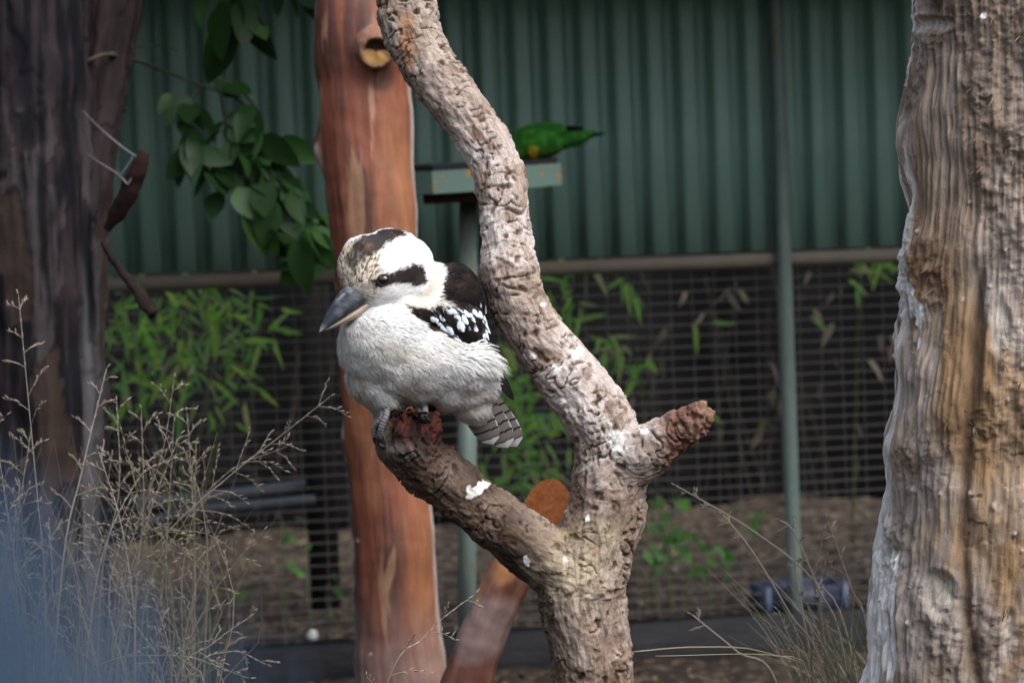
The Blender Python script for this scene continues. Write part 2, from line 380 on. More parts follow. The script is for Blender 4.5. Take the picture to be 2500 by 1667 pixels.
# ---- unseen hedges added behind the camera and at both ends to block low light
hm = NT('added_hedge_leaves', .7, .25); co = hm.co('Object'); g = hm.noise(co, 14, 5, .7); hm.base(hm.ramp(g, [(.3, (.012, .026, .008)), (.6, (.035, .07, .02)), (.8, (.07, .11, .035))])); hm.bump(g, 1.0, .08)
for x0, y0, x1, y1, hgt, lab in ((-4.6, -3.6, 5.4, -3.6, 2.2, 'clipped dark green hedge added unseen behind the camera to block low light'), (-4.6, -3.6, -4.6, 3.6, 2.9, 'clipped dark green hedge added unseen at the left end to block low light'), (5.4, -3.6, 5.4, 4.2, 2.6, 'clipped dark green hedge added unseen at the right end to block low light')):
    nu_, nz_ = 90, 30; p0, p1 = np.array([x0, y0, 0.]), np.array([x1, y1, 0.]); dn = nrm(np.cross(p1 - p0, [0, 0, 1.0])); v = []
    for prof in ([(.35, 0)] + [(.35, hgt * k / 12) for k in range(1, 12)] + [(.25, hgt), (-.25, hgt)] + [(-.35, hgt * k / 12) for k in range(11, -1, -1)],):
        for k in range(nu_): v += [p0 + (p1 - p0) * k / (nu_ - 1) + dn * a_ + np.array([0, 0, b_]) for a_, b_ in prof]
        m_ = len(prof)
    v = np.array(v); v = v + .16 * np.stack([fbm(v * 2.5, 4), fbm(v * 2.5 + 8, 4), .5 * fbm(v * 2.5 + 15, 4)], 1) * np.minimum(1, v[:, 2:3] * 3)
    f = [[k * m_ + j, k * m_ + j + 1, (k + 1) * m_ + j + 1, (k + 1) * m_ + j] for k in range(nu_ - 1) for j in range(m_ - 1)] + [list(range(m_))[::-1], [(nu_ - 1) * m_ + j for j in range(m_)]]
    tag(obj('added_hedge', v, f, hm.m, origin=(p0 + p1) / 2), lab, 'added_hedge')

# ---- deep shade painted as a black fence far behind
m = NT('painted_black_shade', .95, .05); co = m.co('Object'); g = m.noise(m.mapv(co, (1.2, 1.2, 5)), 2, 5); m.base(m.mix(g, (.004, .004, .005), (.012, .011, .011))); m.bump(g, .4, .05); SHADE = m.m
nu = 160; uu = np.linspace(-4, 4.6, nu); v = []; zs = np.linspace(.0, 1.15, 14)
for z in zs: v += [Wp(a_, z, -1.85 + .05 * math.sin(a_ * 5 + z * 1.3) + .03 * math.sin(a_ * 13)) for a_ in uu]
f = [[r_ * nu + j, r_ * nu + j + 1, (r_ + 1) * nu + j + 1, (r_ + 1) * nu + j] for r_ in range(13) for j in range(nu - 1)]
sc = obj('shade_backdrop', v, f, SHADE); so_ = sc.modifiers.new('thickness', 'SOLIDIFY'); so_.thickness = .004
tag(sc, 'painted-shade black fence at the back behind the wire mesh', 'backdrop')

# ================================================================== trees
# ---- forked branch the kookaburra sits on
def L_(pts): return np.array([P(x, y, d) for x, y, w_, d in pts]), np.array([w_ / 2 / FPX * d for x, y, w_, d in pts])
MAIN = [(985, -160, 140, 2.66), (990, -40, 138, 2.65), (1000, 60, 140, 2.64), (1040, 150, 138, 2.63), (1092, 225, 136, 2.62), (1160, 318, 128, 2.60), (1205, 393, 124, 2.59), (1222, 457, 124, 2.58), (1232, 553, 120, 2.57), (1238, 638, 126, 2.56),
        (1258, 723, 134, 2.56), (1300, 808, 142, 2.56), (1362, 882, 150, 2.56), (1424, 957, 158, 2.55), (1470, 1031, 166, 2.54), (1492, 1105, 178, 2.54), (1490, 1170, 184, 2.54), (1478, 1260, 184, 2.54), (1448, 1340, 196, 2.54), (1420, 1420, 214, 2.54), (1424, 1500, 214, 2.54), (1446, 1600, 196, 2.54), (1460, 1720, 194, 2.55), (1468, 1900, 200, 2.57), (1470, 2120, 220, 2.6), (1470, 2480, 250, 2.64)]
ARM = [(1420, 1440, 190, 2.54), (1370, 1385, 180, 2.54), (1275, 1322, 150, 2.53), (1175, 1244, 136, 2.52), (1085, 1170, 134, 2.505), (1030, 1120, 146, 2.50), (1000, 1070, 158, 2.495), (995, 1030, 160, 2.495), (995, 996, 152, 2.495)]
STUB = [(1490, 1160, 130, 2.53), (1545, 1120, 150, 2.525), (1600, 1085, 126, 2.51), (1665, 1045, 96, 2.50), (1700, 1022, 72, 2.49), (1722, 1004, 40, 2.485)]
limbs = [L_(MAIN), L_(ARM), L_(STUB)]
parts = []; SK = []; SKS = []; SKL = []
for k, (p, r) in enumerate(limbs):
    v, f, S, A = tube(p, r, 70 if k == 0 else 26, 36, V(1, 0, 0)); parts.append((v, f))
    q, rr, s = resample(p, r, 300 if k == 0 else 90); SK.append(q); SKS.append(s + 3 * k); SKL.append(np.full(len(q), k))
me = remesh(parts, .0017, 10); SK = np.vstack(SK); SKS = np.concatenate(SKS); SKL = np.concatenate(SKL)
v = get_v(me); n = get_n(me)
def bark_co(v, SK, SKS):
    idx = np.empty(len(v), int)
    for k in range(0, len(v), 4000):
        c_ = v[k:k + 4000]; idx[k:k + 4000] = np.argmin(((c_[:, None] - SK[None]) ** 2).sum(2), 1)
    i1 = np.minimum(idx + 1, len(SK) - 1); i0 = np.maximum(i1 - 1, 0)
    T = SK[i1] - SK[i0]; T /= np.maximum(np.linalg.norm(T, axis=1), 1e-9)[:, None]
    d = v - SK[idx]; s = SKS[idx] + (d * T).sum(1); d = d - T * (d * T).sum(1)[:, None]
    a = np.arctan2(d @ -CB, d @ CX)
    return idx, s, a, np.linalg.norm(d, axis=1), T
idx, s, a, rad, T = bark_co(v, SK, SKS); limb = SKL[idx]
px = 1250 + FPX * ((v - C0) @ CX) / -((v - C0) @ CB); py = 833.5 - FPX * ((v - C0) @ CU) / -((v - C0) @ CB)
bk = np.stack([s, np.cos(a) * rad, np.sin(a) * rad], 1)
big = fbm(v * 11, 3); med = fbm(v * 34 + 5, 3); fine_ = fbm(np.stack([s * 60, bk[:, 1] * 170, bk[:, 2] * 170], 1), 3)
wv = v + .012 * np.stack([noise(v * 40), noise(v * 40 + 9), noise(v * 40 + 21)], 1)
f1, fe, cid = cells(np.stack([s * 62 + 1.2 * noise(v * 45), bk[:, 1] * 48, bk[:, 2] * 48], 1) + .35 * noise(v * 90)[:, None])
f1b, feb, cidb = cells(np.stack([s * 150, bk[:, 1] * 110, bk[:, 2] * 110], 1) + .5 * noise(v * 120)[:, None])
ph = s * 55 + 1.6 * noise(v * 16) + .9 * noise(v * 44 + 3) + .35 * noise(v * 110); saw = ph - np.floor(ph)
ringm = sst(noise(v * 13 + 4), -.25, .35)
band = sst(py, 330, 420) * sst(py, 720, 600); f1s, fes, cids = cells(np.stack([s * 24, bk[:, 1] * 88, bk[:, 2] * 88], 1) + .5 * fbm(v * 38, 2)[:, None])
h = .0050 * big + .0018 * med + .0014 * fine_ + (.0008 + .0026 * band) * (cid - .5) * sst(noise(v * 15 + 8), -.3, .3) + .0010 * (cidb - .5) + .0030 * (cids - .5) * sst(noise(v * 12 + 60), -.35, .15)
h += ringm * (.0006 + .0014 * band) * (sst(saw, 0, .85) * (1 - sst(saw, .9, 1.0)) - .45)
pit = sst(noise(np.stack([s * 70, bk[:, 1] * 95, bk[:, 2] * 95], 1) + 50), .42, .62); h -= .004 * pit
crk = sst(np.abs(noise(np.stack([s * 75, bk[:, 1] * 26, bk[:, 2] * 26], 1) + .5 * noise(v * 55)[:, None])), .10, .02) * sst(noise(v * 26 + 77) + .4 * noise(v * 70), .02, .25); h -= .0050 * crk
f1c, fec, cidc = cells(np.stack([s * 15, bk[:, 1] * 34, bk[:, 2] * 34], 1) + .55 * fbm(v * 30, 3)[:, None]); h += .0030 * (cidc - .5)
redend = sst(SKS[idx], 3 + .300, 3 + .345) * (limb == 1) if False else np.zeros(len(v))
armend = ARM_END = P(1000, 1050, 2.46); de = np.linalg.norm(v - armend, axis=1)
topz = sst(py, 1120, 1060) * (limb == 1) * sst(px, 925, 960)                  # torn red heart wood at the end of the arm
fib = fbm(np.stack([(px - .35 * (1100 - py)) * .045, py * .012, v[:, 1] * 20], 1), 3)
h += topz * (.0065 * fib - .004 - .010 * sst(np.hypot((px - 1010) / 60, (py - 1035) / 45), 1.0, .2))
stubm = (limb == 2) * sst(px, 1585, 1640); h += stubm * (.0032 * noise(v * 120) + .003 * (cidb - .5))
h += (limb == 2) * sst(px, 1690, 1712) * .006 * noise(v * 170 + 3)
v2 = v + n * h[:, None]; set_v(me, v2)
# colours: weathered grey skin, brown under it where flakes have come off, droppings, lichen; shade painted into cracks and underside
grey = C(.52, .455, .42); tan = C(.36, .285, .235); brn = C(.165, .105, .070); drk = C(.028, .020, .017); red = C(.155, .038, .022); org = C(.30, .13, .055)
col = lerp(tan[None] + 0 * v, grey, sst(noise(v * 9 + 2) + .5 * med + 1.1 * (cidc - .45), -.35, .40))
col = lerp(col, brn, sst(cid + .35 * noise(v * 30), .78, 1.02) * .75)
col = lerp(col, brn, .85 * np.maximum(pit, crk))  # pits and cracks painted darker to hold their shade
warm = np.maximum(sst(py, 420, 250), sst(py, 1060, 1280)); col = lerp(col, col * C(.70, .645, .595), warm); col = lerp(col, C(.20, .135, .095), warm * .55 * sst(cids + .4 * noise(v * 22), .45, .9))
under_shade = sst((n @ CX) * .8 + n[:, 2] * .5, -.45, -.85); col = lerp(col, C(.17, .105, .072), .55 * under_shade * sst(noise(v * 20 + 90), -.4, .3))  # left and lower faces painted browner as the shaded side
col = lerp(col, org, .55 * sst(noise(v * 21 + 31), .42, .6) * sst(py, 700, 400))
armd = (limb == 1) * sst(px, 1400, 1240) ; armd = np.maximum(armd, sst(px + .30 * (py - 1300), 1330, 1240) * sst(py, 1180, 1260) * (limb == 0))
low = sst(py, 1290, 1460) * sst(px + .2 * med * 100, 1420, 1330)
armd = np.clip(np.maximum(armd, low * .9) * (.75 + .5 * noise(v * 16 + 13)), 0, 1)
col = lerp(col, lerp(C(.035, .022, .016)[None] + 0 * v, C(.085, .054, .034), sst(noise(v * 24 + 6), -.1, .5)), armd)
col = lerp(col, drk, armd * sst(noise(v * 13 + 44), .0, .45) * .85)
col = lerp(col, lerp(C(.014, .005, .004)[None] + 0 * v, C(.062, .016, .010), sst(fib, -.2, .55)), topz)
col = lerp(col, lerp(C(.13, .058, .036)[None] + 0 * v, C(.27, .15, .10), sst(noise(v * 60), -.2, .5)), stubm * .9)
moss = np.exp(-(((px - 1420) / 60) ** 2 + ((py - 1315) / 50) ** 2)); col = lerp(col, C(.30, .29, .10), .8 * moss * sst(med, -.3, .4))
pale = np.exp(-(((px - 1400) / 75) ** 2 + ((py - 1390) / 75) ** 2)); col = lerp(col, C(.50, .42, .29), .75 * pale)
dr = np.zeros(len(v))
for X, Y, A_, B_, rot in ((1175, 1188, 12, 46, -.9), (1146, 1200, 7, 15, .2), (1284, 1372, 9, 14, 0), (1435, 1262, 7, 9, 0), (1380, 1362, 7, 10, .3), (1505, 1078, 20, 32, .2), (1572, 1046, 12, 10, 0), (1362, 900, 13, 11, 0), (1373, 985, 8, 10, 0), (1410, 862, 20, 14, .6), (1350, 735, 9, 8, 0), (1330, 1020, 6, 9, 0), (1540, 1138, 6, 8, .5), (1325, 745, 7, 5, 0), (1300, 870, 9, 7, 0)):
    c_, s_ = math.cos(rot), math.sin(rot); X_ = (px - X) * c_ - (py - Y) * s_; Y_ = (px - X) * s_ + (py - Y) * c_
    dr = np.maximum(dr, sst(np.hypot(X_ / A_, Y_ / B_) + .55 * noise(v * 150), 1.05, .8))
dr *= (v - SK[idx]) @ CB > 0; col = lerp(col, C(.78, .77, .74), dr * .92)
col *= (1 + .22 * fine_ + .15 * noise(v * 200))[:, None]
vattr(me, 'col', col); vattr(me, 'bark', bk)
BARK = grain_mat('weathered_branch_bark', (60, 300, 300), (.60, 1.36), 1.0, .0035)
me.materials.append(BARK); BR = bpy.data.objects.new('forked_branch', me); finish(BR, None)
tag(BR, 'weathered grey forked branch with flaking bark and a broken stub, holding the kookaburra', 'branch')
brtree = BVHTree.FromPolygons([tuple(x) for x in v2], [tuple(p.vertices) for p in me.polygons])
def hit(tree, px_, py_):
    o = Vector(C0); d = Vector(P(px_, py_, 1) - C0).normalized(); r = tree.ray_cast(o, d)
    return (np.array(r[0]), np.array(r[1])) if r[0] is not None else (None, None)

# ---- generic upright trunk as a fine grid
def trunk_grid(line, nr, ns, ref=None):
    p = np.array([P(x, y, d) for x, y, w_, d in line]); r = np.array([w_ / 2 / FPX * d for x, y, w_, d in line])
    v, f, S, A = tube(p, r, nr, ns, -CB if ref is None else ref, cap=False)
    q, rr, s = resample(p, r, nr); c_ = np.repeat(q, ns, 0); n = v - c_; R_ = np.linalg.norm(n, axis=1); n /= R_[:, None]
    bk = np.stack([S, np.cos(A) * R_, np.sin(A) * R_], 1); return v, f, S, A, n, R_, bk
def pix(v): z = -((v - C0) @ CB); return 1250 + FPX * ((v - C0) @ CX) / z, 833.5 - FPX * ((v - C0) @ CU) / z

# ---- pale trunk on the right
TR = [(2470, -320, 500, 2.50), (2472, 0, 508, 2.5), (2472, 300, 508, 2.5), (2470, 600, 520, 2.5), (2462, 850, 540, 2.5), (2452, 1100, 558, 2.5), (2438, 1350, 586, 2.5), (2425, 1550, 620, 2.5), (2420, 1750, 650, 2.5), (2420, 2050, 690, 2.5), (2425, 2470, 800, 2.5)]
v, f, S, A, n, R_, bk = trunk_grid(TR, 900, 420); px, py = pix(v)
g3 = lambda a_, b_, o_=0: np.stack([S * a_ + o_, bk[:, 1] * b_ + o_, bk[:, 2] * b_], 1)
wp = .3 * noise(v * 9)[:, None]
big = fbm(v * 7, 3); med = fbm(g3(11, 30) + wp, 4); fibr = fbm(g3(9, 190), 4); fi2 = fbm(g3(40, 420, 7), 2)
f1, fe, cid = cells(g3(7, 21) + .55 * fbm(v * 22, 3)[:, None]); f2_, fe2, cid2 = cells(g3(22, 60) + .6 * fbm(v * 40, 3)[:, None])
rough = sst(noise(v * 6.5 + 3) + .25 * sst(py, 900, 200) + .35 * sst(px, 2200, 2420), .0, .35)         # torn fibrous zones
ridg = 1 - np.abs(fbm(g3(8, 26, 4) + .5 * fbm(v * 14, 2)[:, None], 4)) * 1.6
lay = .0028 * (cid - .5)
h = .012 * big + .004 * med + .0032 * fibr + .0010 * fi2 + lay + rough * (.0045 * (ridg - .5) + .003 * (cid2 - .5) + .003 * fbm(v * 70, 3))
gul = np.exp(-((px - (2385 + 40 * np.sin(py / 260) + 25 * big)) / 16) ** 2) * sst(py, 560, 760); h -= .010 * gul
led = np.exp(-((px - (2222 + 12 * np.sin(py / 140) + 18 * big)) / 7) ** 2) * sst(py, 500, 800); h -= .004 * led
hol = np.zeros(len(v))
for X, Y, A_, B_ in ((2440, 800, 24, 62), (2300, 1450, 34, 60), (2265, 60, 60, 18), (2465, 1560, 20, 70)):
    e_ = np.hypot((px - X) / A_, (py - Y) / B_) + .35 * noise(v * 45); hol = np.maximum(hol, sst(e_ + .3 * noise(v * 20 + 6), 1.2, .5)); h += .0018 * np.exp(-((e_ - 1.25) / .2) ** 2)
hol *= (n @ CB > 0); h -= .005 * hol
kn = np.zeros(len(v))
for k in range(22):
    X, Y = rng.uniform(2190, 2500), rng.uniform(480, 1667); e_ = np.hypot((px - X) / rng.uniform(2, 5), (py - Y) / rng.uniform(4, 11)); kn = np.maximum(kn, sst(e_, 1.4, .3))
h += .004 * kn * (n @ CB > 0)
v2 = v + n * h[:, None]
gry = C(.32, .275, .24); tan = C(.29, .20, .125); och = C(.21, .125, .058); brn = C(.10, .062, .038); dkb = C(.085, .06, .047); wht = C(.74, .74, .73)
col = lerp(gry[None] + 0 * v, tan, sst(noise(v * 8 + 12) + .4 * fibr, -.15, .45))
upper = sst(py, 760, 420) * sst(px, 2170, 2300); brz = sst(rough + .35 * noise(v * 18 + 5) - .1, .15, .8)
col = lerp(col, lerp(C(.15, .115, .092)[None] + 0 * v, C(.28, .22, .17), sst(fibr, -.3, .5)), np.clip(upper * (.75 + .6 * noise(v * 11 + 70)), 0, .95))
col = lerp(col, och, .75 * sst(noise(g3(4, 14, 20) + wp), .02, .4) * (1 - upper * .7))
col = lerp(col, brn, .62 * brz * sst(fibr + noise(v * 25), -.3, .6))
col = lerp(col, brn, .8 * gul); col = lerp(col, dkb, .6 * sst(noise(v * 14 + 33), .3, .55) * rough)
col = lerp(col, C(.44, .39, .34), .8 * hol * (noise(v * 3) > -2))
edge = sst(n @ CX + .055 * sst(py, 1700, 1150), -.885, -.965) * (n @ CB > -.75)                       # old white wash and droppings on the outer side
whm = edge * sst(noise(g3(5, 40, 3)) + .45 * sst(py, 500, 1500) + .15 * fibr, -.12, .12)
for X, Y, A_, B_ in ((2248, 768, 20, 40), (2236, 740, 8, 60), (2182, 1440, 16, 110), (2170, 1600, 22, 80), (2150, 1480, 14, 120), (2300, 830, 3, 12), (2405, 40, 6, 10), (2250, 840, 5, 14), (2175, 1120, 10, 30)):
    whm = np.maximum(whm, sst(np.hypot((px - X) / A_, (py - Y) / B_) + .6 * noise(g3(30, 140)), 1.05, .75) * (n @ CB > -.2))
col = lerp(col, wht, .94 * np.clip(whm, 0, 1)); col = lerp(col, C(.55, .48, .42), kn * .7)
col *= (1 + .30 * fibr + .18 * fi2)[:, None]
T2 = empty('pale_tree', (*P(2425, 2470, 2.5)[:2], 0)); tag(T2, 'thick pale brown tree trunk with torn fibrous bark and a whitened edge', 'tree')
tr = obj('trunk', v2, f, grain_mat('torn_trunk_bark', (14, 330, 330), (.62, 1.36), .85, .003), T2); vattr(tr.data, 'col', col); vattr(tr.data, 'bark', bk)
# loose fibres and peeled strips hanging off the torn bark
fb = []; 
for k in range(150):
    X, Y = rng.uniform(2215, 2495), rng.uniform(30, 1640)
    i_ = int(np.argmin((px - X) ** 2 + (py - Y) ** 2 + 1e6 * (n @ CB < .1)))
    if rough[i_] < .3: continue
    p0 = v2[i_]; dr_ = nrm(V(rng.normal() * .7, 1 * rng.choice([1, 1, -1]), 0) + n[i_] * rng.uniform(.1, .5)); L = rng.uniform(.005, .014)
    q1 = p0 + dr_ * L * .5 + n[i_] * .002; q2 = p0 + dr_ * L + n[i_] * rng.uniform(-.002, .006); wd = nrm(np.cross(dr_, n[i_])) * rng.uniform(.0004, .0009)
    fb.append((np.array([p0 - wd, p0 + wd, q1 + wd * .8, q1 - wd * .8, q2 + wd * .3, q2 - wd * .3]), [[0, 1, 2, 3], [3, 2, 4, 5]]))
fv, ff = join(fb); tag(obj('bark_fibres', fv, ff, plain('bark_fibre', (.20, .14, .085), .9, .1, .35, 90), T2), kind='stuff')

# ---- smooth red trunk
TRR = [(880, -330, 222, 3.42), (882, 0, 224, 3.4), (890, 200, 226, 3.4), (898, 372, 228, 3.4), (911, 552, 216, 3.4), (935, 950, 206, 3.4), (962, 1382, 204, 3.4), (982, 1667, 226, 3.4), (990, 1800, 250, 3.4), (995, 1985, 300, 3.4)]
v, f, S, A, n, R_, bk = trunk_grid(TRR, 520, 220); px, py = pix(v)
g3 = lambda a_, b_, o_=0: np.stack([S * a_ + o_, bk[:, 1] * b_ + o_, bk[:, 2] * b_], 1)
big = fbm(v * 6, 3); st = fbm(g3(4, 55), 4); st2 = fbm(g3(16, 120), 3); bl = fbm(v * 30, 3); cx = 880 + (py) * .062
side = n @ CX
h = .006 * big + .0012 * st + .0006 * bl
peel = sst(side, -.90, -.985); h += peel * (.006 * noise(np.stack([S * 14, 0 * S, 0 * S + 3], 1)) - .001)
h += .010 * peel * np.exp(-((py - 372) / 40) ** 2)
kx, ky = 922, 122; kd = np.hypot((px - kx) / 62, (py - ky) / 80) + 4 * (n @ CB < 0); h += .014 * np.exp(-(kd / .75) ** 2)
v2 = v + n * h[:, None]
rdb = C(.185, .060, .034); rdd = C(.085, .035, .026); orn = C(.27, .112, .052); pal = C(.33, .195, .12); gy = C(.22, .175, .165)
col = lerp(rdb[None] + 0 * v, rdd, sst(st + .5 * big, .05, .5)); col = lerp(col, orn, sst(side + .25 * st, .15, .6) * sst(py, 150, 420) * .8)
col = lerp(col, orn, .5 * sst(noise(g3(3, 20, 9)), .1, .5)); 
strk = sst(noise(g3(4.5, 44, 31)) + .25 * st2, .36, .5); col = lerp(col, pal, .7 * strk * sst(noise(v * 5 + 40), -.3, .3))
col = lerp(col, pal, .7 * sst(np.hypot((px - (870 + .05 * (py - 500))) / 22, (py - 480) / 130) + .5 * st2, 1.1, .7))
col = lerp(col, pal, .65 * sst(np.hypot((px - (955 + 9 * np.sin(py / 40))) / 10, (py - 1410) / 85) + .4 * st2, 1.1, .7))
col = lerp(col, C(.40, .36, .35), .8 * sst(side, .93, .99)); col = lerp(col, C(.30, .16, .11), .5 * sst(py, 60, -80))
col = lerp(col, lerp(C(.05, .03, .025)[None] + 0 * v, C(.42, .37, .33), sst(noise(g3(25, 60)), .05, .4)), peel * .85)
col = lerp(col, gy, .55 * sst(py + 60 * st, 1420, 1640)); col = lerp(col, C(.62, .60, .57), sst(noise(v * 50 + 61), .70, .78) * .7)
col = lerp(col, rdd * .8, .8 * sst(np.hypot((px - 930) / 40, (py - 190) / 40), 1.1, .6) * (n @ CB > 0))
col *= (1 + .2 * st2 + .14 * bl)[:, None]
T3 = empty('red_tree', (*P(995, 1985, 3.4)[:2], 0)); tag(T3, 'smooth reddish brown tree trunk standing behind the kookaburra', 'tree')
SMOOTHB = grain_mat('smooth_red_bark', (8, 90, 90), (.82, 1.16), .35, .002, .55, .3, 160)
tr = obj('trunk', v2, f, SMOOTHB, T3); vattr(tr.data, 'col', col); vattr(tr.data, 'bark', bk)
# sawn off limb with a hollow above it
kc = P(kx - 4, ky + 2, 3.30); kdir = nrm(V(.12, .35, -1)); q, fq, S, A = tube([kc - kdir * .03, kc + kdir * .004, kc + kdir * .012], [.036, .029, .0255], 10, 40, V(1, 0, 0), cap=False)
ns = 40; rows = 10; q = list(q); fq = [list(map(int, x)) for x in fq]; last = (rows - 1) * ns; cc = kc + kdir * .012; prev = last
for rr_ in (.86, .6, .3, .05):
    o_ = len(q)
    for k in range(ns):
        p_ = np.array(q[last + k]); up_ = np.dot(nrm(p_ - cc), CU); dep = .016 if (up_ > .15 and rr_ < .8) else (.003 if rr_ < .8 else 0.0); q.append(cc + (p_ - cc) * rr_ - kdir * dep)
    fq += [[prev + k, prev + (k + 1) % ns, o_ + (k + 1) % ns, o_ + k] for k in range(ns)]; prev = o_
q = np.array(q); q += .0028 * np.stack([noise(q * 70), noise(q * 120 + 5), noise(q * 120 + 9)], 1)
ko = obj('limb_stub', q, fq, grain_mat('stub_wood', (30, 200, 200), (.8, 1.2), .5, .002), T3)
rd = np.linalg.norm(q - cc - np.outer((q - cc) @ kdir, kdir), axis=1); upv = (q - cc) @ CU
kcol = lerp(C(.20, .105, .07)[None] + 0 * q, C(.44, .25, .09), sst(rd, .0235, .021) * sst(upv, .004, -.002)); kcol = lerp(kcol, C(.055, .03, .02), sst(rd, .0235, .021) * sst(upv, .001, .006)); kcol *= (1 + .35 * noise(q * 200))[:, None]
vattr(ko.data, 'col', kcol); vattr(ko.data, 'bark', q)

# ---- leaning sawn log behind the fork
lg = [P(1060, 1960, 3.02), P(1110, 1760, 3.0), P(1160, 1600, 3.0), P(1215, 1465, 3.0), P(1285, 1320, 3.0), P(1336, 1228, 3.0)]
v, f, S, A = tube(lg, [.042, .038, .036, .034, .033, .031], 160, 60, V(1, 0, 0), cap=False); q_, r_, s_ = resample(lg, [.04] * 6, 160); n = v - np.repeat(q_, 60, 0); n /= np.linalg.norm(n, axis=1)[:, None]
bk = np.stack([S, np.cos(A) * .035, np.sin(A) * .035], 1); st = fbm(np.stack([S * 6, bk[:, 1] * 70, bk[:, 2] * 70], 1), 4); v = v + n * (.003 * fbm(v * 18, 3) + .0012 * st)[:, None]
wt = np.repeat(np.clip((np.arange(160) - 128) / 31, 0, 1) ** 2, 60); Tl = nrm(lg[-1] - lg[-2]); off_ = v - np.repeat(q_, 60, 0); v = v - np.outer(wt * 1.1 * (off_ @ CB), Tl)
col = lerp(C(.13, .05, .036)[None] + 0 * v, C(.21, .10, .068), sst(st, -.2, .5)); col = lerp(col, C(.42, .20, .08), .8 * sst(noise(v * 16), .15, .45) * sst(S, .25, .35)); col = lerp(col, C(.30, .24, .23), .5 * sst(noise(v * 9 + 5), 0, .4))
LG = empty('leaning_log', (*lg[0][:2], 0)); tag(LG, 'reddish sawn log leaning up behind the forked branch', 'log')
o = obj('shaft', v, f, SMOOTHB, LG); vattr(o.data, 'col', col); vattr(o.data, 'bark', bk)
end = v[-60:]; cen = end.mean(0); ev_ = [cen + (end - cen) * k for k in (1.0, .78, .5, .25)]; q = np.vstack(ev_ + [cen[None]]); T_ = nrm(lg[-1] - lg[-2]); q = q + np.outer(.010 * noise(q * 75) + .004 * noise(q * 160) + .002, T_); q[:60] = end
ff = [[r_ * 60 + k, r_ * 60 + (k + 1) % 60, (r_ + 1) * 60 + (k + 1) % 60, (r_ + 1) * 60 + k] for r_ in range(3) for k in range(60)] + [[180 + k, 180 + (k + 1) % 60, 240] for k in range(60)]
obj('sawn_end', q, ff, plain('fresh_orange_wood', (.125, .042, .015), .9, .05, .75, 160, 1.0), LG)

# ---- dark double trunk on the left, with leafy branch
TL = [(75, -320, 270, 3.42), (78, 0, 270, 3.4), (90, 400, 270, 3.4), (110, 800, 280, 3.4), (118, 1200, 286, 3.4), (115, 1600, 300, 3.4), (110, 1985, 340, 3.4)]
TL2 = [(300, -320, 190, 3.55), (268, 0, 170, 3.53), (232, 300, 140, 3.50), (200, 560, 130, 3.47), (185, 900, 150, 3.45), (180, 1300, 150, 3.44)]
T4 = empty('dark_tree', (*P(110, 1985, 3.4)[:2], 0)); tag(T4, 'dark mottled double trunk beside the tall dry grass, with a drooping leafy branch', 'tree')
DARKB = grain_mat('dark_mottled_bark', (7, 70, 70), (.7, 1.3), .6, .004, .9, .04, 120)
for nm, ln in (('trunk', TL), ('trunk', TL2)):
    v, f, S, A, n, R_, bk = trunk_grid(ln, 300, 140); px, py = pix(v)
    g3 = lambda a_, b_, o_=0: np.stack([S * a_ + o_, bk[:, 1] * b_ + o_, bk[:, 2] * b_], 1)
    f1, fe, cid = cells(g3(5, 22) + .5 * fbm(v * 12, 3)[:, None]); st = fbm(g3(5, 60), 4)
    h = .010 * fbm(v * 6, 3) + .006 * (cid - .5) + .002 * st; seam = np.exp(-((px - (205 + 8 * np.sin(py / 150))) / 6) ** 2); h -= .008 * seam * (nm == 'trunk')
    col = lerp(C(.009, .009, .011)[None] + 0 * v, C(.021, .017, .019), sst(st, -.2, .5)); col = lerp(col, C(.045, .039, .040), .8 * sst(cid + .15 * st, .70, .80) * sst(py, 150, 420)); col = lerp(col, C(.042, .029, .023), .7 * (cid < .22) * sst(py, 300, 500)); col = lerp(col, C(.075, .074, .08), .8 * sst(np.abs(px - 225), 26, 12) * sst(py, 560, 700) * sst(noise(g3(3, 30, 5)), -.4, .1)); col = lerp(col, C(.030, .021, .021), .6 * (ln is TL2))
    col *= (1 + .3 * st)[:, None]; o = obj(nm, v + n * h[:, None], f, DARKB, T4); vattr(o.data, 'col', col); vattr(o.data, 'bark', bk)

# leaves
def leaf_mesh(name, L, Wd, fold=.25, curl=.15, n=7, pw=.9, tip=1.0):
    v = []; f = []
    for i in range(n + 1):
        t = i / n; w_ = Wd * (math.sin(math.pi * min(1, t ** pw)) ** .8 if 0 < i < n else 0.02); z = -curl * L * t * t
        v += [(-w_, L * t, z + fold * w_), (0, L * t, z), (w_, L * t, z + fold * w_)]
    for i in range(n):
        a_ = 3 * i; f += [[a_, a_ + 1, a_ + 4, a_ + 3], [a_ + 1, a_ + 2, a_ + 5, a_ + 4]]
    return mesh(name, v, f)
DLEAF = leaf_mat('dark_tree_leaf', [(.018, .055, .014), (.03, .085, .02), (.05, .13, .028), (.022, .06, .02), (.09, .20, .06)])
TWIG = plain('twig_bark', (.04, .038, .022), .8, .2, .3, 60)
lms = [leaf_mesh('leaf', .062, .017, .2, .15, 7, .75), leaf_mesh('leaf', .075, .018, .35, .3, 7, .8), leaf_mesh('leaf', .052, .018, .1, -.1, 7, .7)]
for q in lms: q.materials.append(DLEAF)
def twig(pts, r0, r1, parent, name='branch', mat=None):
    n_ = len(pts); v, f, _, _ = tube(pts, np.linspace(r0, r1, n_), 6 * n_, 6); return obj(name, v, f, mat or TWIG, parent)
def DP(l): return [D(*x) for x in l]
main_tw = [(182, 152, 3.41), (212, 136, 3.40), (245, 126, 3.43), (300, 135, 3.55), (380, 165, 3.7), (455, 195, 3.75), (520, 215, 3.78), (560, 240, 3.80)]
BRN = twig(DP(main_tw), .0045, .002, T4)
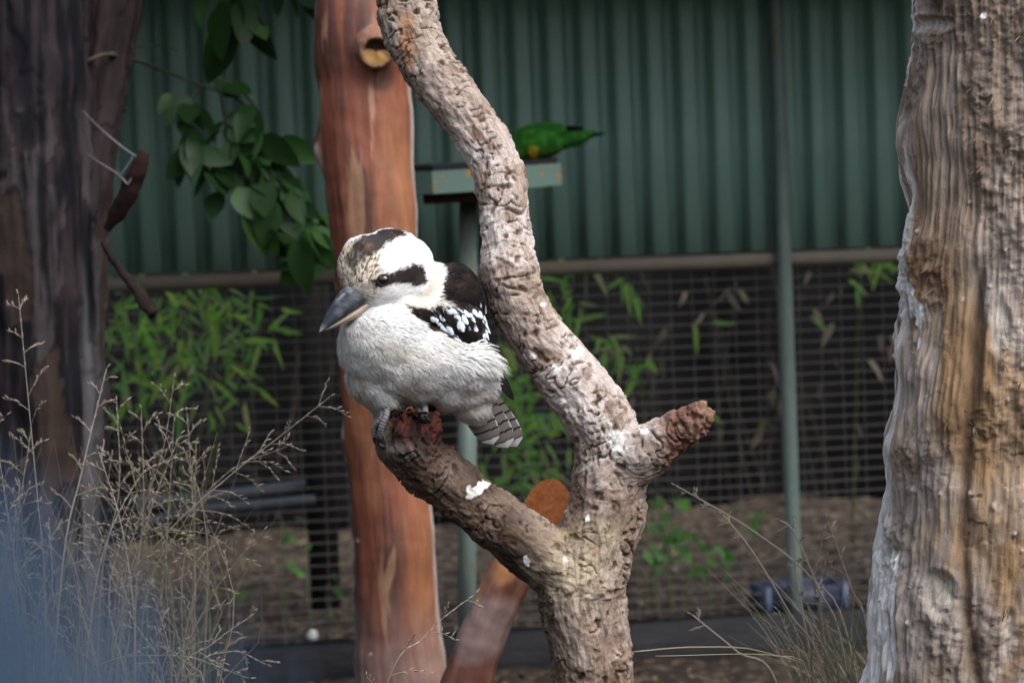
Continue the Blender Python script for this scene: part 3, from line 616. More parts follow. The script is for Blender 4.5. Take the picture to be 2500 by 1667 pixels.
subs = [[(245, 126, 3.43), (290, 112, 3.55), (360, 105, 3.68), (410, 118, 3.72)],
        [(470, 200, 3.76), (432, 240, 3.76), (424, 285, 3.76), (448, 350, 3.77), (470, 395, 3.78)],
        [(505, 212, 3.77), (520, 290, 3.79), (552, 360, 3.8), (590, 440, 3.81), (620, 520, 3.82), (640, 560, 3.82)],
        [(560, 240, 3.80), (598, 320, 3.81), (612, 380, 3.82), (650, 450, 3.84), (700, 520, 3.86), (735, 570, 3.88)],
        [(600, 330, 3.81), (650, 420, 3.83), (690, 470, 3.85), (740, 500, 3.88)],
        [(690, 500, 3.85), (690, 560, 3.85), (690, 610, 3.85)],
        [(560, 215, 3.79), (585, 245, 3.8), (590, 265, 3.8)]]
lvs = []
for sp in subs:
    sp_ = DP(sp); twig(sp_, .0022, .0009, BRN, 'twig'); q, _, s = resample(sp_, [1] * len(sp_), 60)
    if sp is subs[0]: continue
    for k in range(int(s[-1] / .0125)): lvs.append((q[rng.integers(8, 60)], None))
for X, Y, ang, sc in ((440, 340, 100, 1.1), (455, 360, 80, 1.2), (430, 360, 110, 1.0), (500, 370, 70, 1.3), (545, 300, 110, 1.0), (510, 320, 130, 1.1), (585, 265, 90, 1.25), (600, 330, 35, 1.5), (640, 340, 40, 1.3), (505, 400, 75, 1.1), (540, 395, 95, 1.2), (545, 450, 65, 1.4), (560, 500, 60, 1.3), (600, 440, 80, 1.5), (620, 470, 95, 1.6), (500, 460, 100, 1.2), (665, 460, 70, 1.3), (680, 540, 95, 1.6), (690, 560, 80, 1.5), (700, 545, 55, 1.2), (720, 540, 55, 1.3), (735, 555, 60, 1.2), (640, 500, 50, 1.2), (610, 545, 55, 1.1), (520, 215, 20, 1.2), (490, 205, 30, 1.1), (395, 235, 120, .8)):
    lvs.append((D(X, Y - 20, 3.8 + rng.uniform(-.03, .03)), (ang, sc)))
def put_leaf(p, ang, sc, parent, meshes, face=None, tilt=.6):
    y = nrm(V(math.cos(R(ang)), math.sin(R(ang)), rng.normal() * .35)); z = nrm(CB + CU * .5 + rng.normal(size=3) * tilt)
    inst('leaf', meshes[rng.integers(len(meshes))], frame_m(y, z, p, (sc,) * 3), parent)
for p, q in lvs:
    put_leaf(p, rng.normal(80, 38) if q is None else q[0] + rng.normal() * 8, rng.uniform(.75, 1.25) if q is None else q[1], BRN, lms)
BR2 = twig(DP([(320, -120, 3.5), (430, -70, 3.65), (520, -20, 3.75), (560, 25, 3.78), (580, 60, 3.78)]), .004, .0012, T4)
BR3 = twig(DP([(430, -70, 3.65), (560, -50, 3.75), (650, -25, 3.8), (700, -5, 3.8)]), .0025, .001, T4)
for X, Y, ang, sc in ((510, 10, 95, 1.7), (530, -10, 60, 1.3), (515, 40, 100, 1.8), (560, 0, 85, 1.6), (575, 20, 75, 1.5), (580, 45, 60, 1.1), (545, -20, 120, 1.2), (480, -20, 110, 1.0), (655, -30, 60, 1.0), (690, -15, 30, 1.1), (700, -10, 70, .9), (630, -30, 80, .9), (565, -15, 95, 1.4)): put_leaf(D(X, Y, 3.78), ang, sc, BR2, lms)

# ---- wire bracket with a strip of bark stuck in it, and a stick, all at the dark trunk
BRK = empty('wire_bracket', D(212, 290, 3.3)); tag(BRK, 'bent grey wire bracket fixed to the dark trunk', 'bracket')
GALV = plain('galvanised_wire', (.13, .135, .145), .45, .5, .15, 50, 0, .4)
for pl in ([(190, 255, 3.36), (235, 300, 3.30), (290, 345, 3.28), (332, 372, 3.27)], [(200, 355, 3.36), (225, 372, 3.30), (270, 400, 3.28), (294, 425, 3.27)], [(294, 425, 3.27), (310, 395, 3.27), (332, 372, 3.27)], [(278, 402, 3.275), (290, 385, 3.275), (305, 362, 3.275)]): twig(DP(pl), .0016, .0016, BRK, 'rod', GALV)
def bark_strip(name, pts, wid, th, mat, label, cat):
    p, r, s = resample(DP(pts), wid, 40); T, X, Y = frames(p, CX); v = []; a_ = np.arange(10) / 10 * 6.2832
    for i in range(40):
        for k in a_: v.append(p[i] + X[i] * r[i] * math.cos(k) + Y[i] * th * math.sin(k))
    v = np.array(v); v += .003 * np.stack([noise(v * 60), noise(v * 60 + 4), noise(v * 60 + 8)], 1)
    f = [[i * 10 + k, i * 10 + (k + 1) % 10, (i + 1) * 10 + (k + 1) % 10, (i + 1) * 10 + k] for i in range(39) for k in range(10)] + [list(range(10))[::-1], [390 + k for k in range(10)]]
    return tag(obj(name, v, f, mat, origin=p[0]), label, cat)
bark_strip('bark_strip', [(332, 350, 3.27), (320, 385, 3.27), (300, 430, 3.28), (272, 485, 3.3), (246, 525, 3.32)], [.009, .014, .016, .013, .006], .006, plain('dark_red_bark', (.022, .011, .010), .9, .08, .4, 25, .4), 'dark reddish strip of bark hanging from the wire bracket', 'bark')
bark_strip('broken_stick', [(236, 560, 3.36), (265, 605, 3.34), (310, 660, 3.32), (335, 695, 3.31), (352, 722, 3.30)], [.004, .006, .009, .012, .009], .008, plain('dark_stick', (.018, .013, .012), .9, .08, .4, 30, .4), 'short dark broken stick jutting down from the dark trunk', 'stick')

# ================================================================== kookaburra
BD = 2.50; SC = BD / FPX                                       # metres per photo pixel at the bird
def Bp(x, y, z=0): return P(x, y, BD) + V(0, 0, z * SC) + ((P(x, y, BD) - C0) * (z * SC / BD) - V(0, 0, z * SC))
FW = np.array([-.62, .45, -.64]); FW /= np.linalg.norm(FW); UPv = np.array([-.294, -.89, -.342]); UPv -= FW * UPv.dot(FW); UPv /= np.linalg.norm(UPv)
hf, hu = nrm(V(*FW)), nrm(V(*UPv)); hl = np.cross(hu, hf)
if np.dot(hl, CX) < 0: hl = -hl
HC = Bp(945, 668, 0)
def eb(c, r, axes=None):
    A_ = np.array([V(1, 0, 0), V(0, 1, 0), V(0, 0, 1)]) if axes is None else np.array(axes); return ell(Bp(*c), A_, np.array(r) * SC)
def along(dx, dy, dz):
    a_ = nrm(V(dx, dy, dz)); b_ = nrm(np.cross(a_, CB)); return [a_, b_, np.cross(a_, b_)]
HAX = [hf, hl, hu]
body_parts = [
    ell(HC, HAX, np.array([122, 92, 104]) * SC),                                  # skull
    eb((992, 640, 40), (66, 62, 70)), eb((1005, 702, 10), (72, 58, 70)),              # nape, cheek
    eb((905, 690, -46), (66, 52, 56)), eb((902, 652, -36), (78, 80, 62)),                                               # face to the bill
    eb((975, 765, 20), (110, 80, 95)),                                               # neck
    eb((946, 842, -6), (118, 118, 118)),                                             # breast
    eb((1000, 886, 10), (150, 102, 120)),                                            # belly
    eb((1108, 902, 40), (108, 84, 105)), eb((1160, 926, 55), (64, 68, 80)),            # flank, rear
    eb((942, 948, 0), (56, 66, 74)), eb((1088, 945, 26), (66, 56, 72)), eb((1142, 975, 52), (66, 50, 52), along(.6, .7, .35)),
    eb((918, 915, 4), (74, 76, 86)), eb((1010, 925, 14), (120, 62, 98)), eb((1122, 950, 42), (74, 54, 72)), eb((1105, 752, 66), (82, 112, 92)), eb((1060, 720, 60), (70, 80, 80)),              # mantle
    eb((1122, 800, 34), (128, 62, 70), along(.62, .76, .25)),                         # folded wing
]
me = remesh(body_parts, .0016, 45); v = get_v(me); n = get_n(me)
v = v + n * (.0016 * fbm(v * 45, 3) + .0010 * noise(v * 22))[:, None]; set_v(me, v); n = get_n(me)
btree = BVHTree.FromPolygons([tuple(x) for x in v], [tuple(p.vertices) for p in me.polygons])
def on(x, y):
    p, nn = hit(btree, x, y)
    if p is None:
        q = btree.find_nearest(Vector(Bp(x, y, 0))); p, nn = np.array(q[0]), np.array(q[1])
    return p, nn
SP = lambda l: [on(*x)[0] for x in l]
crown = SP([(866, 632), (882, 608), (908, 588), (940, 572), (968, 566)]); crown_end = SP([(985, 568)])
fore = SP([(850, 700), (842, 660), (858, 625), (885, 640), (880, 690)])
stripe = SP([(898, 704), (915, 694), (938, 684), (965, 680), (1000, 674), (1016, 674)]); whitebrow = SP([(930, 640), (965, 615), (1000, 605), (1020, 630)])
lore = SP([(868, 716), (896, 706)])
mant = SP([(1080, 672), (1100, 690), (1130, 720), (1155, 760)]); shoulder = SP([(1008, 758), (1040, 772), (1070, 782)]); wingl = SP([(1070, 782), (1110, 790), (1150, 800), (1190, 830)])
BC = Bp(1040, 840, 20); DOR = nrm(V(.55, -.55, .63))
def plumage(p, nn):
    """white, buff and dark brown plumage; pattern is the same on both sides of the head"""
    q = p - HC; fa, la, ua = q @ hf, q @ hl, q @ hu; hd = np.linalg.norm(q, axis=1) / SC
    pm = HC + np.outer(fa, hf) + np.outer(np.abs(la), hl) + np.outer(ua, hu)
    nz = noise(p * 140); nz2 = noise(p * 60 + 5); nz3 = noise(p * 300)
    col = C(.74, .74, .735)[None] + 0 * p
    col = lerp(col, C(.66, .63, .57), .75 * sst(noise(p * 26 + 3) + .3 * nz2, -.05, .6) * sst(hd, 130, 170))     # soft buff patches on the breast
    head = sst(hd, 175, 150)
    col = lerp(col, C(.76, .69, .56), head * .75 * sst(dpoly(pm, SP_CHEEK)[0] / SC + 8 * nz2, 34, 10))
    dfo = dpoly(pm, fore)[0] / SC; fm = sst(dfo + 12 * nz2, 56, 30) * head
    sf, se, si = cells(np.stack([fa * 190, la * 380, ua * 300], 1) + .4 * nz[:, None])
    col = lerp(col, lerp(C(.62, .54, .42)[None] + 0 * p, C(.40, .26, .13), sst(nz2, .0, .5) * .8), fm * .9)
    col = lerp(col, C(.075, .055, .045), fm * sst(sf + .25 * nz, .62, .36) * .95)
    dc, tc = dpoly(p, crown); wc = np.interp(tc, [0, .35, .8, 1], [23, 29, 30, 22]); cm = sst(dc / SC + 9 * nz + 5 * nz3, wc + 7, wc - 5) * head
    col = lerp(col, lerp(C(.018, .014, .013)[None] + 0 * p, C(.10, .06, .034), sst(nz2 + nz3 * .5, .3, .8)), cm * np.interp(tc, [0, .25, 1], [.75, .95, 1]))
    ds, ts = dpoly(pm, stripe); wsx = np.interp(ts, [0, .3, .5, .75, 1], [6, 12, 13, 20, 27]); sm = sst(ds / SC + 6 * nz + 4 * nz3, wsx + 5, wsx - 4)
    col = lerp(col, lerp(C(.026, .020, .018)[None] + 0 * p, C(.15, .095, .04), sst(ts, .75, .2) * sst(nz, 0, .5)), sm)
    col = lerp(col, C(.55, .52, .47), .5 * sst(dpoly(pm, lore)[0] / SC, 22, 10))
    # back, scapulars and folded wing
    dor = (p - BC) @ DOR / SC; md = sst(dor + 6 * nz, 44, 56) * sst(hd + 7 * nz2 + 5 * nz3, 136, 146)
    dw, tw = dpoly(p, wingl); md = np.maximum(md, sst(dw / SC + 5 * nz, 42, 34)); dsn, tsn = dpoly(p, shoulder); md = np.maximum(md, sst(dsn / SC + 4 * nz, np.interp(tsn, [0, 1], [10, 26]) + 3, np.interp(tsn, [0, 1], [10, 26]) - 3))
    col = lerp(col, lerp(C(.012, .010, .010)[None] + 0 * p, C(.034, .024, .020), sst(nz2, -.2, .6)), md)
    return col, md, sm, cm, fm, hd
SP_CHEEK = SP([(1050, 660), (1064, 700), (1040, 740), (1000, 745)])
col, md, sm, cm, fm, hd = plumage(v, n); vattr(me, 'col', col)
mt = NT('plumage', .9, .12); cc_ = mt.attr('col'); mt.base(cc_); mt.bump(mt.noise(mt.co('Object'), 420, 3), .35, .002); PLUM = mt.m
KB = empty('kookaburra', P(985, 1000, BD)); tag(KB, 'kookaburra with white breast, dark eye stripe and heavy bill perched on the forked branch', 'bird')
bo = bpy.data.objects.new('body', me); finish(bo, PLUM, KB)
# down and contour feathers: fine barbs lying along the plumage
tl = np.empty(len(me.loop_triangles) * 3, np.int32) if len(me.loop_triangles) else None
me.calc_loop_triangles(); tl = np.empty(len(me.loop_triangles) * 3, np.int32); me.loop_triangles.foreach_get('vertices', tl); tl = tl.reshape(-1, 3)
ar = np.linalg.norm(np.cross(v[tl[:, 1]] - v[tl[:, 0]], v[tl[:, 2]] - v[tl[:, 0]]), axis=1)
NF = 62000; ti = rng.choice(len(tl), NF, p=ar / ar.sum()); b0 = rng.random((NF, 2)); b0 = np.where(b0.sum(1)[:, None] > 1, 1 - b0, b0)
wts = np.c_[1 - b0.sum(1), b0]; fp = (v[tl[ti]] * wts[..., None]).sum(1); fn = (n[tl[ti]] * wts[..., None]).sum(1); fn /= np.linalg.norm(fn, axis=1)[:, None]
fcol, fmd, fsm, fcm, ffm, fhd = plumage(fp, fn)
hw = sst(fhd, 165, 120)
tailv = nrm(V(.62, .62, .48)); away = fp - (HC + hf * 90 * SC); away /= np.linalg.norm(away, axis=1)[:, None]
fl = lerp(tailv[None] + 0 * fp, away * .6 - hf * .55, hw); fl = fl - fn * (fl * fn).sum(1)[:, None]; fl /= np.maximum(np.linalg.norm(fl, axis=1), 1e-6)[:, None]
clump = np.stack([noise(fp * 70), noise(fp * 70 + 7), noise(fp * 70 + 13)], 1)
fl = fl + .30 * rng.normal(size=fl.shape) * .6 + .45 * clump; fl = fl - fn * (fl * fn).sum(1)[:, None]; fl /= np.linalg.norm(fl, axis=1)[:, None]
fpx, fpy = pix(fp)
flank = sst(fpx + .4 * (fpy - 850), 1080, 1170) * (1 - fmd) * sst(fpy, 925, 880); bellyl = sst(fpy, 930, 985)
Lf = lerp(np.full((NF, 1), .0095), np.full((NF, 1), .0052), hw)[:, 0] * rng.uniform(.6, 1.3, NF) * (1 + 1.4 * flank + .25 * bellyl); Lf *= np.where(fmd > .5, .8, 1) * np.where((fsm > .5) | (ffm > .4) | (fcm > .5), .72, 1)
lift = lerp(np.full((NF, 1), .30), np.full((NF, 1), .20), hw)[:, 0] * rng.uniform(.4, 1.5, NF) * (1 + 1.3 * flank); lift = np.where(fmd > .5, lift * .35, lift)
wd = np.cross(fn, fl) * (rng.uniform(.00035, .0007, NF))[:, None]
m1 = fp + fl * (Lf * .55)[:, None] + fn * (Lf * lift * .6)[:, None]; m2 = fp + fl * Lf[:, None] + fn * (Lf * lift * .55)[:, None]; r0 = fp - fn * .0006
fv = np.stack([r0 - wd, r0 + wd, m1 + wd * .8, m1 - wd * .8, m2 + wd * .1, m2 - wd * .1], 1).reshape(-1, 3)
k6 = np.arange(NF)[:, None] * 6; ff = np.concatenate([k6 + [3, 2, 1, 0], k6 + [5, 4, 2, 3]])
fme = mesh('plumage_barbs', fv, ff); vattr(fme, 'col', np.repeat(fcol * rng.uniform(.92, 1.05, (NF, 1)), 6, 0))
fn6 = np.repeat(nrm_rows := fn + .25 * fl, 6, 0); fn6 /= np.linalg.norm(fn6, axis=1)[:, None]
fme.normals_split_custom_set_from_vertices([tuple(x) for x in fn6])
fo = bpy.data.objects.new('plumage_barbs', fme); finish(fo, PLUM, KB); tag(fo, kind='stuff')

# bill
def bill(name, base, tip, side, upd, w0, h0, sag, mat, colf, flat=.0, up=True):
    """half cone of horn from base to tip; upd points to the arched side"""
    nr, ns = 34, 28; v_ = []; Lb = np.linalg.norm(tip - base); ax_ = nrm(tip - base); sd_ = nrm(side - ax_ * np.dot(side, ax_)); ud = np.cross(sd_, ax_)
    if np.dot(ud, upd) < 0: ud = -ud
    for i in range(nr):
        t = i / (nr - 1); k = (1 - t ** 1.55) ** .82 if t < 1 else 0; c_ = base + ax_ * Lb * t + ud * sag * math.sin(t * math.pi) * Lb
        for j in range(ns):
            a_ = 2 * math.pi * j / ns; X, Z = math.cos(a_), math.sin(a_)
            Z = (abs(Z) ** 1.25 * h0) if Z > 0 else -h0 * .22 * abs(Z); v_.append(c_ + sd_ * X * w0 * max(k, .015) + ud * Z * max(k, .015))
    f_ = [[i * ns + j, i * ns + (j + 1) % ns, (i + 1) * ns + (j + 1) % ns, (i + 1) * ns + j] for i in range(nr - 1) for j in range(ns)] + [list(range(ns))[::-1], [(nr - 1) * ns + j for j in range(ns)]]
    o = obj(name, v_, f_, mat, KB); v_ = np.array(v_); vattr(o.data, 'col', colf(v_, (v_ - base) @ ax_ / Lb, (v_ - base) @ ud / h0, (v_ - base) @ sd_ / w0)); return o
m_ = NT('bill_horn', .36, .28); m_.base(m_.attr('col')); m_.bump(m_.noise(m_.mapv(m_.co('Object'), (1, 1, 1)), 260, 3), .25, .001); HORN = m_.m
tipP = Bp(779, 812, -118); gape = Bp(888, 728, -60)
bdir = nrm(tipP - Bp(885, 722, -62)); bl_side = hl; ub = nrm(hu - bdir * np.dot(hu, bdir)) 
def cu_(p, t, u_, s_):
    c_ = lerp(C(.018, .023, .032)[None] + 0 * p, C(.055, .064, .078), sst(fbm(p * 130, 3), .0, .55)); c_ = lerp(c_, C(.30, .32, .34), .7 * sst(u_, .72, .95) * sst(noise(p * 200), -.3, .4)); return lerp(c_, C(.35, .33, .31), .6 * sst(t, .85, 1))  # pale top ridge paints a highlight into the horn colour
def cl_(p, t, u_, s_):
    c_ = lerp(C(.46, .37, .29)[None] + 0 * p, C(.34, .27, .22), sst(noise(p * 90), -.2, .5)); return lerp(c_, C(.16, .15, .15), .7 * sst(t, .75, 1.0))
bill('upper_bill', Bp(893, 712, -40), tipP, hl, hu, 46 * SC, 43 * SC, .035, HORN, cu_)
bill('lower_bill', Bp(896, 724, -40), Bp(787, 808, -112), hl, -hu, 41 * SC, 29 * SC, .01, HORN, cl_)
# eyes
for sgn in (1, -1):
    p, nn = on(936, 684); p = p + hl * 0
    if sgn < 0: q = p - HC; p = p - 2 * hl * np.dot(q, hl); nn = nn - 2 * hl * np.dot(nn, hl)
    ax_ = [nn, nrm(np.cross(nn, hu)), nrm(np.cross(nn, np.cross(nn, hu)))]
    q, fq = ell(p - nn * 1.5 * SC, np.array(ax_), np.array([8, 13.5, 12]) * SC, 4)
    eye = obj('eye', q, fq, None, KB); en = NT('eye_gloss', .06, .8); en.base(en.attr('col')); eye.data.materials.append(en.m)
    dd = np.linalg.norm(q - (p + nn * 7 * SC), axis=1) / SC; vattr(eye.data, 'col', lerp(C(.004, .004, .004)[None] + 0 * q, C(.022, .012, .008), sst(dd, 8.5, 10) * sst(dd, 16, 14)))
    t_ = np.array([p + nn * .5 * SC + (ax_[1] * math.cos(a_) * 14.5 + ax_[2] * math.sin(a_) * 12.5) * SC for a_ in np.linspace(0, 6.2832, 25)])
    q, fq, _, _ = tube(t_, [2.6 * SC] * 25, 48, 8, cap=False); obj('eyelid', q, fq, plain('dark_eyelid', (.014, .012, .012), .6, .3), eye)

# wing feathers
def feather_mesh(name, L, Wd, mat, n_=10, cup=.22, point=.0):
    v_ = []; f_ = []
    for i in range(n_ + 1):
        t = i / n_; w_ = Wd * (min(1, .45 + 1.6 * t) if t < .6 else 1) * (math.sqrt(max(0, 1 - ((t - .62) / .38) ** 2)) if t > .62 else 1); w_ = w_ * (1 - point * t) + 1e-5
        for k in (-1, -.5, 0, .5, 1): v_.append((k * w_, L * t, -cup * w_ * k * k + (.0006 if k == 0 else 0) - .10 * L * t * t))
    for i in range(n_):
        for k in range(4): a_ = i * 5 + k; f_.append([a_, a_ + 1, a_ + 6, a_ + 5])
    m_ = mesh(name, v_, f_); m_.materials.append(mat); return m_
def feather_mat(name, dark, tipc=None, start=.66, soft=.06, edge=None):
    n_ = NT(name, .55, .3); g = n_.sep(n_.co('Generated')); x = n_.math('ABSOLUTE', n_.math('SUBTRACT', g[0], .5)); barb = n_.noise(n_.mapv(n_.co('Generated'), (30, 6, 0), (0, 0, .5)), 3, 3)
    c = n_.mix(barb, tuple(np.array(dark) * .6), tuple(np.array(dark) * 1.5))
    if edge: c = n_.mix(n_.math('MULTIPLY', n_.math('GREATER_THAN', x, .40), .6), c, edge)
    if tipc is not None:
        tt = n_.math('ADD', n_.math('SUBTRACT', g[1], n_.math('MULTIPLY', n_.math('MULTIPLY', x, x), .9)), n_.math('MULTIPLY', n_.math('SUBTRACT', barb, .5), .12))
        k = n_.node('ShaderNodeMapRange'); n_.set(k.inputs[0], tt); k.inputs[1].default_value = start - soft; k.inputs[2].default_value = start; c = n_.mix(k.outputs[0], c, n_.mix(barb, tuple(np.array(tipc) * .8), tipc))
    n_.base(c); n_.bump(barb, .3, .001); return n_.m
COV = feather_mesh('covert_feather', 1, .30, feather_mat('spotted_covert', (.018, .016, .017), (.62, .70, .76), .46)); BLK = feather_mesh('covert_feather', 1, .36, feather_mat('dark_covert', (.014, .011, .010), None, edge=(.034, .026, .022)))
PRM = feather_mesh('flight_feather', 1, .085, feather_mat('dark_flight', (.012, .011, .012), None, edge=(.035, .03, .028)), 14, .15, .45)
WG = None
def place_feather(me_, x, y, dx, dy, L, sw=1.0, raise_=2.0, name='covert_feather', away_=.35):
    """feather whose tip lies on the plumage at a photo point"""
    p, nn = on(x, y); d_ = nrm(V(dx, dy, away_ * abs(dx))); d_ = nrm(d_ - nn * np.dot(d_, nn)); Lm = L * SC
    base = p - d_ * Lm * .95; bb_ = btree.find_nearest(Vector(base)); bn = np.array(bb_[1]); base = np.array(bb_[0]) + bn * .6 * SC
    tip_ = p + nn * raise_ * SC; return inst(name, me_, frame_m(tip_ - base, nn + bn, base, (Lm * sw, np.linalg.norm(tip_ - base), Lm)), KB)
Z = lambda x, y: (740 + x / 4.127, 520 + y / 4.127)
for row, (rise) in enumerate((2, 4)):
    pass
for k in range(58):                                           # dark scapulars and mantle feathers
    for _ in range(20):
        x, y = rng.uniform(1072, 1180), rng.uniform(660, 800); p, nn = hit(btree, x, y)
        if p is None: continue
        if plumage(p[None], nn[None])[1][0] > .9 and np.linalg.norm(p - HC) / SC > 172: break
    place_feather(BLK, x, y, .62, .75, rng.uniform(26, 36), rng.uniform(.85, 1.1), rng.uniform(1, 2.5))
for x, y, dx, dy, L in ((1330, 1085, .75, .5, 30), (1375, 1110, .75, .6, 30), (1435, 1085, .7, .6, 30), (1500, 1020, .7, .5, 30), (1540, 1015, .6, .6, 32), (1610, 1010, .6, .6, 34), (1580, 1080, .5, .8, 40), (1680, 1050, .55, .75, 38), (1760, 1060, .45, .8, 40), (1800, 1075, .35, .9, 40), (1500, 1230, .6, .8, 40), (1550, 1270, .5, .9, 44), (1620, 1190, .35, .9, 48), (1690, 1180, .25, .95, 50), (1750, 1190, .25, .95, 50), (1815, 1195, .2, .95, 50), (1850, 1205, .15, 1, 50), (1420, 1160, .8, .6, 34), (1870, 1285, .05, 1, 48), (1845, 1320, .0, 1, 46), (1790, 950, .5, .8, 34), (1830, 1010, .4, .85, 36), (1460, 1200, .7, .7, 40), (1585, 1330, .4, .9, 46), (1660, 1120, .4, .9, 44), (1730, 1110, .35, .9, 44), (1855, 1130, .2, 1, 46), (1880, 1220, .1, 1, 48)):
    X, Y = Z(x, y); place_feather(COV, X, Y, dx, dy, L * 1.15, rng.uniform(.52, .7), rng.uniform(6, 9))
for x, y, dx, dy, L in ((1520, 1130, .6, .7, 40), (1640, 1260, .4, .9, 50), (1720, 1270, .3, .95, 52), (1790, 1290, .25, .95, 52), (1840, 1370, .2, 1, 56), (1690, 1320, .4, .9, 50), (1440, 1130, .7, .6, 34), (1300, 1040, .8, .5, 34), (1210, 1000, .85, .5, 32), (1130, 970, .85, .45, 30)):
    X, Y = Z(x, y); place_feather(BLK, X, Y, dx, dy, L, 1.0, rng.uniform(1.5, 3))
for k, (b0_, t0) in enumerate((((1172, 838, 44), (1242, 957, 96)), ((1180, 842, 50), (1249, 962, 102)), ((1176, 850, 46), (1254, 968, 98)), ((1184, 856, 52), (1259, 974, 104)), ((1178, 862, 48), (1263, 978, 106)), ((1170, 826, 40), (1228, 930, 80)))):
    a_, b_ = Bp(*b0_), Bp(*t0); Lm = np.linalg.norm(b_ - a_); inst('flight_feather', PRM, frame_m(b_ - a_, nrm(V(.3, -.3, -1)), a_, (Lm * 1.5, Lm, Lm)), KB)
# tail, barred and tipped with white
n_ = NT('barred_tail', .65, .25); g = n_.sep(n_.co('Generated')); nz_ = n_.noise(n_.mapv(n_.co('Generated'), (9, 5, 0)), 1, 3); y_ = n_.math('ADD', g[1], n_.math('MULTIPLY', n_.math('SUBTRACT', nz_, .5), .05))
bar = n_.math('FRACT', n_.math('MULTIPLY', y_, 8.3)); bar = n_.math('LESS_THAN', n_.math('ABSOLUTE', n_.math('SUBTRACT', bar, .5)), .11); c = n_.mix(n_.noise(n_.co('Generated'), 25, 3), (.33, .29, .26), (.24, .21, .19))
xe = n_.math('GREATER_THAN', n_.math('ABSOLUTE', n_.math('SUBTRACT', g[0], .5)), n_.math('SUBTRACT', .62, n_.math('MULTIPLY', g[1], .24))); tipm = n_.math('GREATER_THAN', y_, .915); c = n_.mix(n_.math('MAXIMUM', xe, tipm), c, (.80, .80, .80)); c = n_.mix(n_.math('MULTIPLY', bar, n_.math('LESS_THAN', y_, .9)), c, (.030, .025, .022)); n_.base(c)
TLM = feather_mesh('tail_feather', 1, .17, n_.m, 16, .12, -.25)
for k, (t0, b0_) in enumerate((((1200, 1092, 92), (1124, 930, 50)), ((1236, 1101, 97), (1140, 930, 54)), ((1258, 1099, 103), (1152, 930, 58)), ((1222, 1098, 112), (1138, 926, 66)))):
    a_, b_ = Bp(*b0_), Bp(*t0); Lm = np.linalg.norm(b_ - a_); inst('tail_feather', TLM, frame_m(b_ - a_, nrm(V(-.25, .35, -1)), a_ + V(0, 0, k * .0012), (Lm, Lm, Lm)), KB)
# feet on the torn end of the branch
SKIN = NT('foot_scales', .5, .4); SKIN.base(SKIN.attr('col')); SKIN = SKIN.m; CLAW = plain('black_claw', (.018, .017, .018), .3, .5)
def toe(pts, r, claw):
    q, rr, s = resample(pts, r, 60); v_, f_, S, A = tube(pts, r, 60, 14, cap=False); ring = np.abs(np.sin(S / .0036 * math.pi)); c_ = np.repeat(q, 14, 0); v_ = c_ + (v_ - c_) * (.84 + .22 * ring)[:, None]
    t_ = obj('toe', v_, f_, SKIN, KB); vattr(t_.data, 'col', lerp(C(.06, .058, .06)[None] + 0 * v_, C(.20, .195, .20), ring * (.7 + .5 * noise(v_ * 300))))
    q, fq, _, _ = tube(claw, [r[-1] * .62, r[-1] * .5, r[-1] * .3, .0002], 14, 10); obj('claw', q, fq, CLAW, t_)
def onb(x, y, lift=0):
    p, nn = hit(brtree, x, y)
    if p is None: q = brtree.find_nearest(Vector(Bp(x, y, -10))); p, nn = np.array(q[0]), np.array(q[1])
    return p + nn * lift
for o_ in (0, 14):
    toe([Bp(948 - o_ * .4, 985, -30), onb(944 - o_, 1016, .005), onb(938 - o_, 1040, .0045), onb(932 - o_ * .9, 1064, .004)], [.0040, .0042, .0040, .0034], [onb(932 - o_ * .9, 1062, .0045), onb(932 - o_ * .7, 1076, .0045), onb(938 - o_ * .7, 1087, .003), onb(946 - o_ * .7, 1091, .001)])
for o_ in (0, 11):
    toe([Bp(1032 + o_, 962, -40), onb(1030 + o_, 1000, .012), onb(1029 + o_, 1012, .007)], [.0042, .0045, .0038], [onb(1029 + o_, 1012, .006), onb(1031 + o_, 1022, .005), onb(1036 + o_, 1028, .003), onb(1042 + o_, 1031, .001)])
for x, y, z in ((948, 970, -10), (1036, 965, -10)):                    # shanks inside the belly down
    q, fq, _, _ = tube([Bp(x, y - 30, z + 10), Bp(x, y, z), Bp(x - 2, y + 30, z - 18)], [.0055, .005, .0048], 12, 12); sh_ = obj('shank', q, fq, SKIN, KB); vattr(sh_.data, 'col', C(.2, .19, .19)[None] + 0 * q)

# ================================================================== bird table and parrot
FDP = 3.98
def Fp(x, y, z=0): return P(x, y, FDP) + V(0, 0, z)
m = NT('chipped_green_paint', .5, .35); co = m.co('Object'); d = m.noise(co, 38, 5, .6, .4); e = m.noise(co, 5, 3)
c = m.mix(e, (.10, .165, .14), (.135, .21, .175)); c = m.mix(m.math('GREATER_THAN', d, .60), c, (.36, .18, .03)); m.base(c); TRAYM = m.m
ft = empty('bird_table', (*Fp(1125, 1700)[:2], 0)); tag(ft, 'green steel bird table with a shallow tray on a square post', 'bird table')
tc = Fp(1140, 430, .0); tilt = nrm(np.array([-.02, -.055, 1.0])); tx = nrm(np.cross([0, 1.0, 0], tilt)); ty = np.cross(tilt, tx); RT = .192; NS = 8
def oct_(r, h, ph=R(22.5 + 4)): return np.array([tc + (tx * math.cos(a_) + ty * math.sin(a_)) * r + tilt * h for a_ in np.arange(NS) / NS * 2 * math.pi + ph])
o0, o1, i1, i0 = oct_(RT, -.026), oct_(RT, .016), oct_(RT - .004, .016), oct_(RT - .004, -.020)
v = np.vstack([o0, o1, i1, i0]); f = []
for k in range(NS):
    j = (k + 1) % NS; f += [[k, j, 8 + j, 8 + k], [8 + k, 8 + j, 16 + j, 16 + k], [16 + k, 16 + j, 24 + j, 24 + k]]
